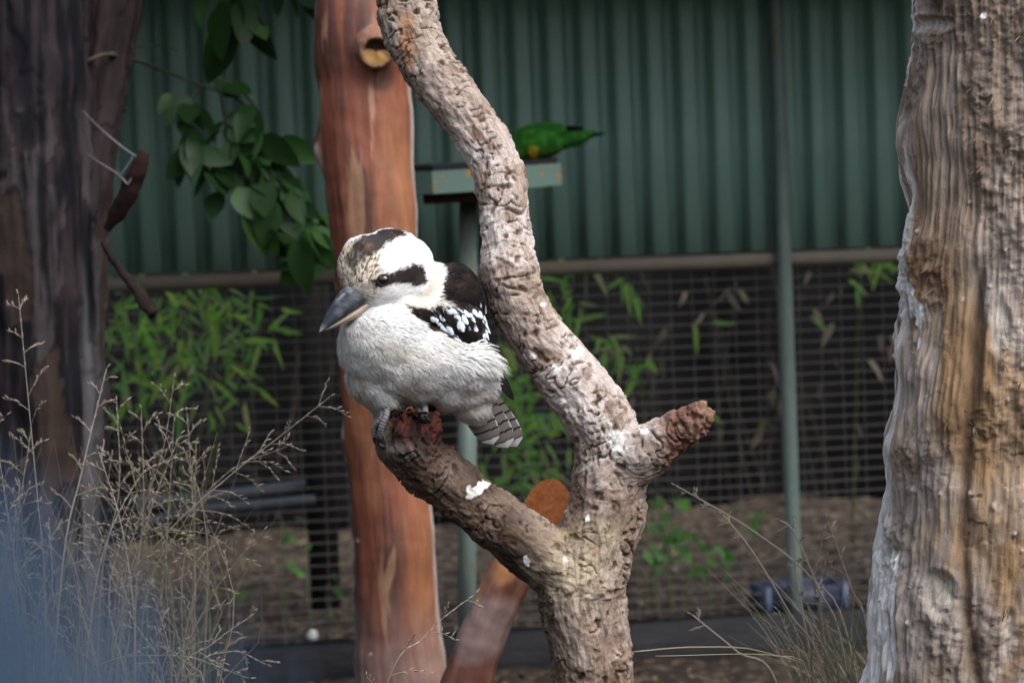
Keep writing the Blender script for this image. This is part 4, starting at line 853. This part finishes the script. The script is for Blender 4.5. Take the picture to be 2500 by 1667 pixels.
obj('tray_rim', v, f + [[7 - k for k in range(8)], [24 + k for k in range(8)]], TRAYM, ft, smooth=False)
ro, ri = oct_(RT - .006, .026), oct_(RT - .02, .026); rb, rc = oct_(RT - .008, .0165), oct_(RT - .03, -.012); v = np.vstack([rb, ro, ri, rc]); f = []
for k in range(NS):
    j = (k + 1) % NS; f += [[k, j, 8 + j, 8 + k], [8 + k, 8 + j, 16 + j, 16 + k], [16 + k, 16 + j, 24 + j, 24 + k]]
obj('tray_liner', v, f + [[24 + k for k in range(8)]], plain('black_liner', (.020, .021, .026), .5, .4), ft, smooth=False)
v, f = box(tc - tilt * .037, .085, .075, .011, [tx, ty, tilt], .002); obj('support_plate', v, f, plain('shaded_underside', (.085, .062, .040), .8, .2, .4, 40), ft)  # plate coloured dark brown for the shadow under the tray
tp = Fp(1115, 485, .0); bp_ = np.array([*Fp(1140, 1700)[:2], 0.0]); u1, z1 = 0, 0
pb = ground_at(1143, 1700, 0.0); pdn = np.array([P(1140, 1500, FDP)[0], P(1140, 1500, FDP)[1], 0.0]); top_ = tc - tilt * .048
bot = P(1140, 1560, FDP); bot = bot + (bot - top_) * ((bot[2] + .05) / (top_[2] - bot[2])); zax = nrm(top_ - bot); xa = nrm(np.cross(zax, [0, 1.0, 0])); xa = xa if xa[0] > 0 else -xa; ya = np.cross(zax, xa)
v, f = box((top_ + bot) / 2, .0175, .0175, np.linalg.norm(top_ - bot) / 2, [xa, ya, zax], .002); obj('post', v, f, POLE, ft)
# green parrot feeding in the tray
pc = tc + tilt * .028
PS = FDP / FPX
def Pp(x, y, z=0): return Fp(x, y, z * PS)
PAX = lambda *a_: along(*a_)
def ep(c, r, ax_=None): return ell(Pp(*c), np.array([V(1, 0, 0), V(0, 1, 0), V(0, 0, 1)] if ax_ is None else ax_), np.array(r) * PS)
pme = remesh([ep((1312, 348, 0), (76, 42, 44), PAX(1, -.12, .1)), ep((1258, 362, 0), (46, 36, 38)), ep((1222, 378, -5), (36, 30, 32)), ep((1388, 342, 4), (58, 20, 26), PAX(1, -.22, .1)), ep((1420, 330, 4), (40, 10, 16), PAX(1, -.2, .1)), ep((1300, 375, -12), (16, 16, 14)), ep((1300, 375, 14), (16, 16, 14))], .0022, 8)
v = get_v(pme); px, py = pix(v); nz_ = noise(v * 60); v = v + get_n(pme) * (.0012 * noise(v * 90))[:, None]; set_v(pme, v)
col = lerp(C(.010, .065, .008)[None] + 0 * v, C(.026, .12, .012), sst(nz_, -.3, .5)); low = sst((v - Pp(1312, 348)) @ -CU / PS, 14, 30); col = lerp(col, C(.06, .11, .010), low * .7); col = lerp(col, C(.35, .29, .02), sst(np.abs((v - Pp(1302, 366)) @ CX) / PS, 15, 6) * sst((v - Pp(1302, 366)) @ -CU / PS, -8, 2))
col = lerp(col, C(.03, .05, .16), sst((v - Pp(1240, 370)) @ CX / PS, 4, -12)); vattr(pme, 'col', col)
pr = empty('green_parrot', Pp(1300, 395)); tag(pr, 'green parrot bent forward feeding in the tray of the bird table', 'bird'); po = bpy.data.objects.new('body', pme); finish(po, PLUM, pr)
GF = feather_mesh('feather', 1, .10, plain('green_tail_feather', (.018, .085, .010), .6, .3, .3, 30), 10, .1, .3); DF = feather_mesh('feather', 1, .14, plain('dark_wing_feather', (.012, .016, .014), .6, .3, .3, 30), 10, .1, .3)
for a_, b_ in (((1385, 345, 0), (1478, 317, 6)), ((1385, 340, 6), (1470, 320, 10)), ((1380, 348, -6), (1460, 324, 2)), ((1375, 350, 4), (1445, 330, 0))):
    A_, B_ = Pp(*a_), Pp(*b_); L = np.linalg.norm(B_ - A_); inst('tail_feather', GF, frame_m(B_ - A_, CU - CB * .6, A_, (L, L, L)), pr)
for sz in (-26, 26):
    A_, B_ = Pp(1262, 335, sz), Pp(1372, 318, sz * .7); q, fq = ell((A_ + B_) / 2, np.array(along(1, -.14, .0)), np.array([68, 9, 24])[[0, 2, 1]] * PS); wo_ = obj('wing', q, fq, PLUM, pr); vattr(wo_.data, 'col', lerp(C(.010, .06, .008)[None] + 0 * q, C(.02, .095, .011), sst(noise(q * 80), -.3, .4)))
    for k in range(3): A_, B_ = Pp(1345, 316 + 3 * k, sz * .7), Pp(1425 - 18 * k, 307 + 3 * k, sz * .4 + 4); L = np.linalg.norm(B_ - A_); inst('flight_feather', DF, frame_m(B_ - A_, CU - CB * .5, A_, (L, L, L)), wo_)

# ================================================================== planting behind the wire
BLEAF = leaf_mat('bamboo_leaf', [(.09, .25, .03), (.16, .38, .05), (.25, .48, .06), (.10, .30, .09), (.36, .52, .07), (.15, .32, .05), (.40, .38, .16)], .36, .6)
bms = [leaf_mesh('leaf', .085, .0058, .3, .2, 6, .6), leaf_mesh('leaf', .075, .0068, .15, .35, 6, .55), leaf_mesh('leaf', .06, .006, .2, .05, 6, .6)]
for q in bms: q.materials.append(BLEAF)
CANE = plain('bamboo_cane', (.12, .15, .05), .5, .3, .3, 30); DEAD = plain('dead_cane', (.10, .08, .06), .8, .2, .35, 40)
def WP(px_, py_, back): u_, z_ = W(px_, py_, -back); return Wp(u_, z_, -back)
def bamboo(label, base, canes, clusters, nleaf, spread, group=None):
    root = empty('bamboo', base); tag(root, label, 'bamboo', group)
    for c_ in canes: twig([WP(*x) for x in c_], .004, .0015, root, 'cane', CANE)
    for (x, y, bk_), k in clusters:
        c_ = WP(x, y, bk_)
        for _ in range(k):
            p = c_ + V(*(rng.normal(size=3) * spread)); put_leaf(p, rng.choice([rng.normal(85, 45), rng.uniform(0, 360)], p=[.8, .2]), rng.uniform(.6, 1.15), root, bms, tilt=.9)
b0_ = WP(450, 1330, .5); b0_[2] = bed_z(b0_)
cl = [((x, y, rng.uniform(.03, .28)), int(k)) for x, y, k in ((290, 720, 9), (300, 790, 10), (310, 860, 9), (350, 730, 9), (400, 720, 9), (455, 715, 8), (510, 720, 9), (560, 725, 8), (600, 745, 7), (640, 770, 6), (380, 790, 10), (440, 790, 11), (500, 790, 11), (555, 790, 9), (610, 800, 6), (350, 860, 10), (420, 860, 11), (480, 870, 9), (540, 860, 8), (590, 850, 6), (380, 930, 8), (450, 930, 8), (520, 930, 7), (580, 930, 6), (630, 945, 3), (330, 930, 6), (300, 960, 5), (555, 980, 4), (660, 800, 3))]
bamboo('bushy bright green bamboo behind the wire beside the dark double trunk', b0_, [[(450, 1330, .5), (440, 1100, .45), (400, 900, .4), (370, 730, .35)], [(455, 1330, .5), (480, 1100, .4), (520, 900, .35), (560, 740, .3)], [(445, 1330, .5), (380, 1100, .45), (330, 900, .4), (300, 720, .35)], [(460, 1330, .5), (540, 1050, .4), (600, 880, .3), (650, 780, .25)]], cl, 0, .030)
b0_ = WP(1330, 1330, .6); b0_[2] = bed_z(b0_)
cl = [((x, y, b_), k) for x, y, b_, k in ((1325, 680, .2, 6), (1345, 720, .2, 6), (1370, 745, .2, 6), (1395, 765, .2, 4), (1345, 790, .25, 5), (1230, 900, .3, 9), (1250, 950, .35, 12), (1290, 960, .3, 12), (1340, 990, .35, 10), (1250, 1020, .4, 12), (1300, 1050, .3, 12), (1350, 1080, .4, 10), (1200, 980, .4, 8), (1240, 1100, .4, 8), (1290, 1130, .3, 8), (1220, 840, .3, 6), (1350, 1150, .4, 6), (1225, 800, .3, 4), (1180, 1130, .4, 6))]
bamboo('green bamboo behind the wire seen through the fork of the branch', b0_, [[(1330, 1330, .6), (1300, 1100, .5), (1290, 900, .4), (1330, 690, .25)], [(1335, 1330, .6), (1340, 1150, .45), (1250, 950, .35), (1215, 800, .3)]], cl, 0, .028)
b0_ = WP(1500, 1330, .7); b0_[2] = bed_z(b0_)
bamboo('thin bamboo sprig with a spray of long green leaves behind the broken stub', b0_, [[(1500, 1330, .7), (1480, 1100, .5), (1470, 960, .3), (1500, 860, .2)]], [((1490, 850, .18), 7), ((1530, 855, .18), 6), ((1570, 870, .2), 4), ((1540, 920, .2), 3), ((1480, 840, .2), 4)], 0, .016)
b0_ = WP(1560, 1330, 1.2); b0_[2] = bed_z(b0_)
bamboo('drooping olive bamboo leaves just under the bottom rail behind the wire', b0_, [[(1560, 1330, 1.2), (1570, 1000, .8), (1520, 700, .3), (1400, 640, .2)]], [((1395, 650, .15), 3), ((1445, 660, .15), 4), ((1520, 680, .15), 4), ((1540, 700, .15), 3), ((1700, 800, .3), 2), ((1730, 990, .4), 2)], 0, .014)
b0_ = WP(2080, 1330, .8); b0_[2] = bed_z(b0_)
bamboo('sparse dark bamboo beside the grey trunk behind the wire', b0_, [[(2080, 1330, .8), (2090, 1000, .6), (2100, 700, .4), (2130, 630, .3)]], [((2130, 625, .25), 6), ((2170, 635, .25), 6), ((2090, 660, .3), 4), ((1990, 760, .5), 2)], 0, .02)
# low herbs by the bed edge
HLEAF = leaf_mat('herb_leaf', [(.06, .16, .03), (.10, .26, .05), (.15, .34, .06), (.08, .20, .05)], .5, .4)
hms = [leaf_mesh('leaf', .05, .012, .2, .3, 6, .7), leaf_mesh('leaf', .04, .011, .2, .1, 6, .7)]
for q in hms: q.materials.append(HLEAF)
def herb(label, spots, back, k, name='green_herb'):
    x0, y0 = spots[0]; c_ = WP(x0, y0, back); g = c_.copy(); g[2] = bed_z(c_); root = empty(name, g); tag(root, label, 'plant')
    for x, y in spots:
        p = WP(x, y, back); q = np.array([p[0] + rng.normal() * .02, p[1], bed_z(p) - .01]); twig([q, (q + p) / 2 + [rng.normal() * .01, 0, .01], p], .0015, .0008, root, 'stem', CANE)
        for _ in range(k): put_leaf(p + V(*(rng.normal(size=3) * .022)), rng.uniform(20, 160), rng.uniform(.5, 1.0), root, hms, tilt=.9)
herb('leafy green weed growing on the bed right of the fork', [(1690, 1350), (1660, 1290), (1720, 1320), (1750, 1360), (1640, 1340), (1700, 1390), (1600, 1290), (1650, 1250), (1600, 1370)], .12, 6)
herb('single bright green seedling on the mulch beside the steel post', [(1825, 1245), (1832, 1255)], .35, 5, 'seedling')
herb('small green weeds on the mulch beside the red trunk', [(640, 1400), (690, 1275), (745, 1272), (800, 1425), (700, 1405)], .3, 2)
herb('grassy green weeds behind the sawn log end', [(1200, 1180), (1240, 1210), (1290, 1190), (1340, 1200), (1260, 1150), (1310, 1140)], .3, 6)
herb('pale weed at the bed edge below the broken stub', [(1570, 1240), (1590, 1190), (1620, 1230), (1560, 1290)], .25, 4)
# dead canes against the dark back
dc_ = empty('dead_canes', WP(1800, 1330, 1.4)); tag(dc_, 'thin dead canes and stalks standing in the dark behind the wire', 'plant')
for k in range(24):
    x = rng.uniform(1450, 2100) if k < 18 else rng.uniform(560, 800); bk_ = rng.uniform(.5, 2.2); p = WP(x, 1200, bk_); q = p.copy(); q[2] = bed_z(p) - .01; t_ = q + np.array([rng.normal() * .12, rng.normal() * .08, rng.uniform(.25, .85)]); twig([q, (q + t_) / 2 + rng.normal(size=3) * .02, t_], rng.uniform(.001, .002), .0006, dc_, 'stalk', DEAD)
dl = [leaf_mesh('leaf', .07, .010, .3, .3, 5, .7)]; dl[0].materials.append(leaf_mat('dead_leaf', [(.20, .15, .10), (.30, .24, .16), (.12, .09, .06), (.10, .12, .04)], .7, .3))
for k in range(40): put_leaf(WP(rng.uniform(1430, 2180), rng.uniform(620, 1150), rng.uniform(.1, .9)), rng.uniform(40, 140), rng.uniform(.5, 1), dc_, dl, tilt=.9)
# black irrigation pipes, dark stump post, white stone, blue crate
BLKP = plain('black_pipe', (.022, .027, .034), .38, .5, .2, 20)
for pl, r_, lab in (([(330, 1232, .55), (480, 1225, .55), (640, 1205, .55), (770, 1190, .55)], .022, 'upper black plastic pipe lying across the bed behind the dry grass'), ([(340, 1285, .45), (430, 1262, .45), (520, 1246, .45), (640, 1236, .45), (770, 1222, .45)], .016, 'lower black plastic pipe lying across the bed behind the dry grass')):
    pp_ = [WP(*x) for x in pl]; v, f, _, _ = tube(pp_, [r_] * len(pp_), 40, 20); tag(obj('plastic_pipe', v, f, BLKP, origin=pp_[0]), lab, 'pipe')
a_ = WP(790, 1330, .5); v, f = box([a_[0], a_[1], .42], .034, .034, .42, None, .006); tag(obj('dark_stump_post', v, f, plain('black_timber', (.016, .014, .013), .85, .15, .4, 30, .4), origin=(a_[0], a_[1], 0)), 'black square timber post behind the wire left of the red trunk', 'post')
a_ = WP(758, 1436, .07); a_[2] = bed_z(a_) + .010; q, fq = ell(a_, np.eye(3), [.012, .012, .0125], 3); q = q + .0008 * np.stack([noise(q * 80)] * 3, 1); tag(obj('white_stone', q, fq, plain('white_stone', (.66, .68, .66), .6, .3), origin=a_ - [0, 0, .012]), 'small round white stone on the mulch beside the red trunk', 'stone')
cr = WP(1950, 1470, .06); cr[2] = bed_z(cr); CRT = empty('plastic_crate', cr); tag(CRT, 'low dark blue plastic crate lying behind the edging near the grey trunk', 'crate'); CRM = plain('blue_plastic', (.035, .045, .085), .45, .4, .2, 20); CRL = plain('blue_plastic_rib', (.13, .17, .26), .45, .4, .2, 20)
for a_, b_, h_, sx, sy, sz in ((0, 0, .006, .095, .06, .006), (0, .06, .03, .095, .003, .03), (0, -.06, .03, .095, .003, .03), (-.095, 0, .03, .003, .06, .03), (.095, 0, .03, .003, .06, .03)):
    v, f = box(cr + WU * a_ + WN * b_ + [0, 0, h_], sx, sy, sz, WAX); obj('wall_panel', v, f, CRM, CRT)
for a_ in (-.09, -.03, .03, .09): v, f = box(cr + WU * a_ + WN * .066 + [0, 0, .03], .006, .0035, .034, WAX); obj('rib', v, f, CRL, CRT)

# ================================================================== dry grass in front
gm = NT('grass_stalk', .7, .2); gm.base(gm.attr('col')); GRASS = gm.m
def stalk_geo(pts, w0, w1, col, V_, F_, C_, sides=3, nseg=None):
    n_ = nseg or max(6, 4 * len(pts)); p, r, s = resample(pts, np.linspace(w0, w1, len(pts)), n_); T, X, Y = frames(p); o = len(V_)
    for i in range(n_):
        for k in range(sides): a_ = 6.2832 * k / sides; V_.append(p[i] + r[i] * (X[i] * math.cos(a_) + Y[i] * math.sin(a_))); C_.append(col)
    for i in range(n_ - 1):
        for k in range(sides): F_.append([o + i * sides + k, o + i * sides + (k + 1) % sides, o + (i + 1) * sides + (k + 1) % sides, o + (i + 1) * sides + k])
    return p
def spikelet(p, d_, L, w_, col, V_, F_, C_):
    d_ = nrm(d_); x = nrm(np.cross(d_, [.3, .9, .2])); y = np.cross(d_, x); o = len(V_)
    V_.append(p); C_.append(col)
    for t, k in ((.35, 1), (.75, .7)):
        for a_ in (0, 2.1, 4.2): V_.append(p + d_ * L * t + (x * math.cos(a_) + y * math.sin(a_)) * w_ * k); C_.append(col)
    V_.append(p + d_ * L); C_.append(col * 1.1)
    for k in range(3):
        j = (k + 1) % 3; F_ += [[o, o + 1 + j, o + 1 + k], [o + 1 + k, o + 1 + j, o + 4 + j, o + 4 + k], [o + 4 + k, o + 4 + j, o + 7]]
STR = [C(.29, .245, .195), C(.25, .205, .155), C(.33, .285, .235), C(.20, .18, .125), C(.13, .165, .075), C(.20, .17, .145), C(.08, .13, .05)]
def grass_obj(name, V_, F_, C_, parent, kind=None):
    o = obj(name, np.array(V_), F_, GRASS, parent); vattr(o.data, 'col', np.array(C_))
    if kind: tag(o, kind=kind)
    return o
def seed_stalk(pts, parent, col, r=.0011, head=.45, nb=9, bl=.05, green=False):
    V_, F_, C_ = [], [], []; p = stalk_geo(pts, r, r * .45, col, V_, F_, C_, 5, 40); n_ = len(p); tot = np.linalg.norm(p[-1] - p[0])
    V2, F2, C2 = [], [], []
    for k in range(nb):
        t = 1 - head + head * (k + .5) / nb; i = min(n_ - 2, int(t * n_)); d0 = nrm(p[i + 1] - p[i]); sd_ = nrm(np.cross(d0, CB)) * (1 if k % 2 else -1); L = bl * (1.15 - .75 * (t - 1 + head) / head) * rng.uniform(.6, 1.2)
        dr_ = nrm(d0 * .75 + sd_ * rng.uniform(.25, .9) + V(0, .25, rng.normal() * .4)); e = p[i] + dr_ * L; q = stalk_geo([p[i], p[i] + dr_ * L * .55 + d0 * L * .05, e + V(0, .12 * L, 0)], r * .45, r * .25, col, V2, F2, C2, 3, 8)
        for j in range(2, 8): spikelet(q[j], dr_ + sd_ * rng.normal() * .35 + rng.normal(size=3) * .2, rng.uniform(.006, .011), rng.uniform(.0007, .0013), STR[rng.integers(0, 3)] * rng.uniform(.8, 1.2), V2, F2, C2)
    for i in range(int(n_ * (1 - head * .5)), n_): spikelet(p[i], (p[min(i + 1, n_ - 1)] - p[i - 1]) + rng.normal(size=3) * .003, .009, .0011, STR[2], V2, F2, C2)
    st_ = grass_obj('stalk', V_, F_, C_, parent); grass_obj('seed_head', V2, F2, C2, st_, 'stuff')
def clump(label, gx, gy, d, name='dry_grass_clump'): g = P(gx, gy, d); return tag(empty(name, (g[0], g[1], 0)), label, 'grass')
def drop(p, k=.06): q = np.array(p, float).copy(); q[2] = 0; return q
GL = clump('tall dry straw grass with feathery seed heads in front of the dark double trunk', 300, 2000, 2.85)
stl = [([(380, 2100, 2.8), (430, 1667, 2.75), (505, 1477, 2.75), (570, 1380, 2.74), (643, 1295, 2.73)], .45, 10, .05), ([(480, 2100, 2.8), (497, 1667, 2.8), (507, 1400, 2.8), (495, 1240, 2.8), (452, 1105, 2.8)], .3, 7, .05), ([(270, 2100, 2.85), (292, 1560, 2.8), (320, 1330, 2.8), (395, 1110, 2.8), (425, 925, 2.8)], .4, 10, .07),
       ([(200, 2100, 2.9), (300, 1480, 2.85), (400, 1310, 2.8), (550, 1170, 2.78), (690, 1060, 2.76), (806, 968, 2.75)], .42, 14, .08), ([(380, 2100, 2.75), (430, 1667, 2.72), (520, 1570, 2.7), (622, 1497, 2.7)], .5, 7, .045), ([(230, 2100, 2.9), (245, 1450, 2.85), (290, 1200, 2.85), (285, 980, 2.85)], .35, 8, .06), ([(250, 2100, 2.8), (300, 1500, 2.8), (370, 1240, 2.8), (440, 1060, 2.8)], .4, 10, .08), ([(330, 2100, 2.8), (350, 1500, 2.8), (440, 1290, 2.8), (560, 1150, 2.8), (700, 1090, 2.8)], .4, 12, .075),
       ([(180, 2100, 2.85), (230, 1450, 2.8), (330, 1180, 2.8), (420, 1120, 2.8)], .45, 11, .08), ([(100, 2100, 2.9), (150, 1400, 2.85), (200, 1150, 2.85), (260, 900, 2.85)], .4, 10, .06), ([(60, 2100, 2.8), (40, 1450, 2.75), (10, 1200, 2.75), (-20, 1000, 2.75)], .4, 9, .06), ([(120, 2100, 2.8), (110, 1450, 2.8), (90, 1200, 2.8), (45, 720, 2.8)], .3, 9, .05), ([(420, 2100, 2.7), (400, 1667, 2.68), (340, 1540, 2.66), (320, 1500, 2.66)], .4, 6, .05), ([(440, 2100, 2.72), (470, 1667, 2.7), (560, 1590, 2.7), (650, 1620, 2.7)], .5, 7, .05),
       ([(300, 2100, 2.8), (330, 1600, 2.8), (300, 1300, 2.8), (240, 1100, 2.8)], .4, 10, .07), ([(330, 2100, 2.8), (390, 1667, 2.75), (410, 1580, 2.75), (380, 1470, 2.75)], .4, 7, .05), ([(350, 2100, 2.85), (330, 1500, 2.85), (350, 1250, 2.85), (345, 1000, 2.85)], .35, 9, .06), ([(200, 2100, 2.7), (210, 1667, 2.68), (420, 1600, 2.66), (610, 1655, 2.66)], .4, 8, .05)]
for q, hd_, nb, bl in stl: seed_stalk([P(*x) for x in q], GL, STR[rng.integers(0, 6)], rng.uniform(.0009, .0015), hd_, nb, bl)
for k in range(16):
    bx = rng.uniform(20, 480); x1 = bx + rng.normal() * 60; yt = rng.uniform(1000, 1400); seed_stalk([P(bx, 2100, 2.9), P(bx + .3 * (x1 - bx), 1600, 2.88), P(x1, (1600 + yt) / 2, 2.87), P(x1 + rng.normal() * 70, yt, 2.86)], GL, STR[rng.integers(0, 7)], rng.uniform(.0008, .0013), .4, 9, .06)
V_, F_, C_ = [], [], []
for k in range(230):
    bx = rng.uniform(-120, 520); d = rng.uniform(2.7, 3.1); x1 = bx + rng.normal() * 70; yt = rng.uniform(1050, 1620); x2 = x1 + rng.normal() * 90
    stalk_geo([P(bx, 2150, d), P(bx * .7 + x1 * .3, 1700, d), P(x1, (1700 + yt) / 2, d), P(x2, yt, d + rng.normal() * .05)], rng.uniform(.0007, .0014), .0002, STR[rng.integers(0, 7)] * rng.uniform(.6, 1.1), V_, F_, C_, 3, 14)
grass_obj('blades', V_, F_, C_, GL, 'stuff')
GM = clump('single dry grass stalk with open seed spray in front of the red trunk', 900, 2100, 2.55, 'dry_grass_stalk')
seed_stalk([P(800, 2200, 2.6), P(945, 1667, 2.5), P(1030, 1560, 2.5), P(1085, 1505, 2.5), P(1160, 1450, 2.5)], GM, STR[0], .0011, .55, 8, .05)
GR = clump('arching green and straw grass growing at the foot of the pale trunk', 2150, 2000, 2.75, 'arching_grass_clump')
for q, hd_, nb, bl in (([(2180, 2200, 2.8), (2070, 1560, 2.8), (1980, 1410, 2.8), (1830, 1290, 2.8), (1650, 1185, 2.8)], .12, 3, .02), ([(2130, 2200, 2.7), (2010, 1640, 2.7), (1930, 1500, 2.7), (1840, 1350, 2.7), (1765, 1255, 2.7)], .1, 3, .02), ([(2120, 2200, 2.75), (2060, 1600, 2.75), (1995, 1430, 2.75), (1940, 1300, 2.75), (1905, 1270, 2.75)], .3, 5, .025), ([(2100, 2200, 2.8), (2000, 1500, 2.8), (1990, 1400, 2.8), (2013, 1295, 2.8)], .35, 4, .012), ([(2100, 2200, 2.8), (2010, 1550, 2.8), (2003, 1450, 2.8), (2016, 1360, 2.8)], .35, 4, .012), ([(2090, 2200, 2.75), (1960, 1500, 2.75), (1940, 1350, 2.75), (1938, 1265, 2.75)], .35, 4, .012), ([(2200, 2200, 2.8), (2120, 1560, 2.8), (2080, 1440, 2.8), (2020, 1270, 2.8)], .2, 4, .02), ([(1990, 2200, 2.7), (1900, 1680, 2.7), (1800, 1590, 2.7), (1690, 1500, 2.7)], .1, 2, .02), ([(2000, 2200, 2.7), (1960, 1667, 2.7), (1920, 1540, 2.7), (1900, 1490, 2.7)], .2, 3, .02)): seed_stalk([P(*x) for x in q], GR, STR[rng.integers(0, 4)], .0019, hd_, nb, bl)
V_, F_, C_ = [], [], []
def blade(pts, w0, w1, col):
    p, r, s = resample(pts, [w0, w0, (w0 + w1) / 2, w1][:len(pts)] if len(pts) == 4 else np.linspace(w0, w1, len(pts)), 30); V1, F1, C1 = [], [], []; T, X, Y = frames(p, CU)
    for i in range(30): V1 += [p[i] - X[i] * r[i], p[i] + Y[i] * r[i] * .3, p[i] + X[i] * r[i]]; C1 += [col[min(i * len(col) // 30, len(col) - 1)]] * 3
    for i in range(29):
        for k in (0, 1): a_ = 3 * i + k; F1.append([a_, a_ + 1, a_ + 4, a_ + 3])
    o = grass_obj('blade', V1, F1, C1, GR); s_ = o.modifiers.new('thickness', 'SOLIDIFY'); s_.thickness = .0003
gn = C(.13, .25, .05); stw = C(.42, .37, .24)
blade([P(2110, 2200, 2.65), P(2010, 1690, 2.65), P(1870, 1592, 2.65), P(1700, 1578, 2.65), P(1540, 1590, 2.65)], .0022, .0035, [gn, gn, gn * .8 + stw * .2, stw, stw]); blade([P(2150, 2200, 2.7), P(2110, 1667, 2.7), P(2030, 1500, 2.7), P(1990, 1440, 2.7)], .003, .001, [gn, gn, gn * 1.1]); blade([P(2170, 2200, 2.72), P(2120, 1600, 2.72), P(2085, 1500, 2.72), P(2060, 1440, 2.72)], .003, .001, [gn, gn]); blade([P(2180, 2200, 2.72), P(2160, 1640, 2.72), P(2100, 1480, 2.72), P(2020, 1400, 2.72)], .0025, .0008, [gn, stw]); blade([P(2090, 2200, 2.6), P(1980, 1667, 2.6), P(1900, 1600, 2.6), P(1600, 1600, 2.6)], .0022, .0012, [gn, stw])
for k in range(70):
    bx = rng.uniform(1950, 2180); d = rng.uniform(2.7, 3.0); yt = rng.uniform(1380, 1640); x2 = bx - rng.uniform(-40, 280)
    stalk_geo([P(bx + 40, 2200, d), P(bx, 1750, d), P(bx * .6 + x2 * .4, (1750 + yt) / 2 - 30, d), P(x2, yt, d)], rng.uniform(.001, .0018), .0003, STR[rng.integers(0, 7)] * rng.uniform(.6, 1), V_, F_, C_, 3, 14)
grass_obj('blades', V_, F_, C_, GR, 'stuff')

# blurred blue grey grass added close to the camera to make a blue haze
GB = tag(empty('haze_grass_clump', (-.20, .52, 0)), 'blurred blue grey grass added close to the camera as a soft blue haze', 'grass')
V_, F_, C_ = [], [], []
for k in range(330):
    d = rng.uniform(.34, .7); x = -160 + 1150 * rng.random() ** 2.0; yt = 1010 + 560 * rng.random() ** .7 + max(0, x) * .75; t = P(x, yt, d); b_ = np.array([t[0] * .9 - .02 + rng.normal() * .02, t[1] + rng.normal() * .03, 0.0])
    stalk_geo([b_, (b_ + t) / 2 + [rng.normal() * .01, rng.normal() * .01, 0], t - [rng.normal() * .006, 0, .06], t], rng.uniform(.0009, .0016), .0004, C(.055, .088, .14) * rng.uniform(.7, 1.2), V_, F_, C_, 3, 12)
grass_obj('blades', V_, F_, C_, GB, 'stuff')
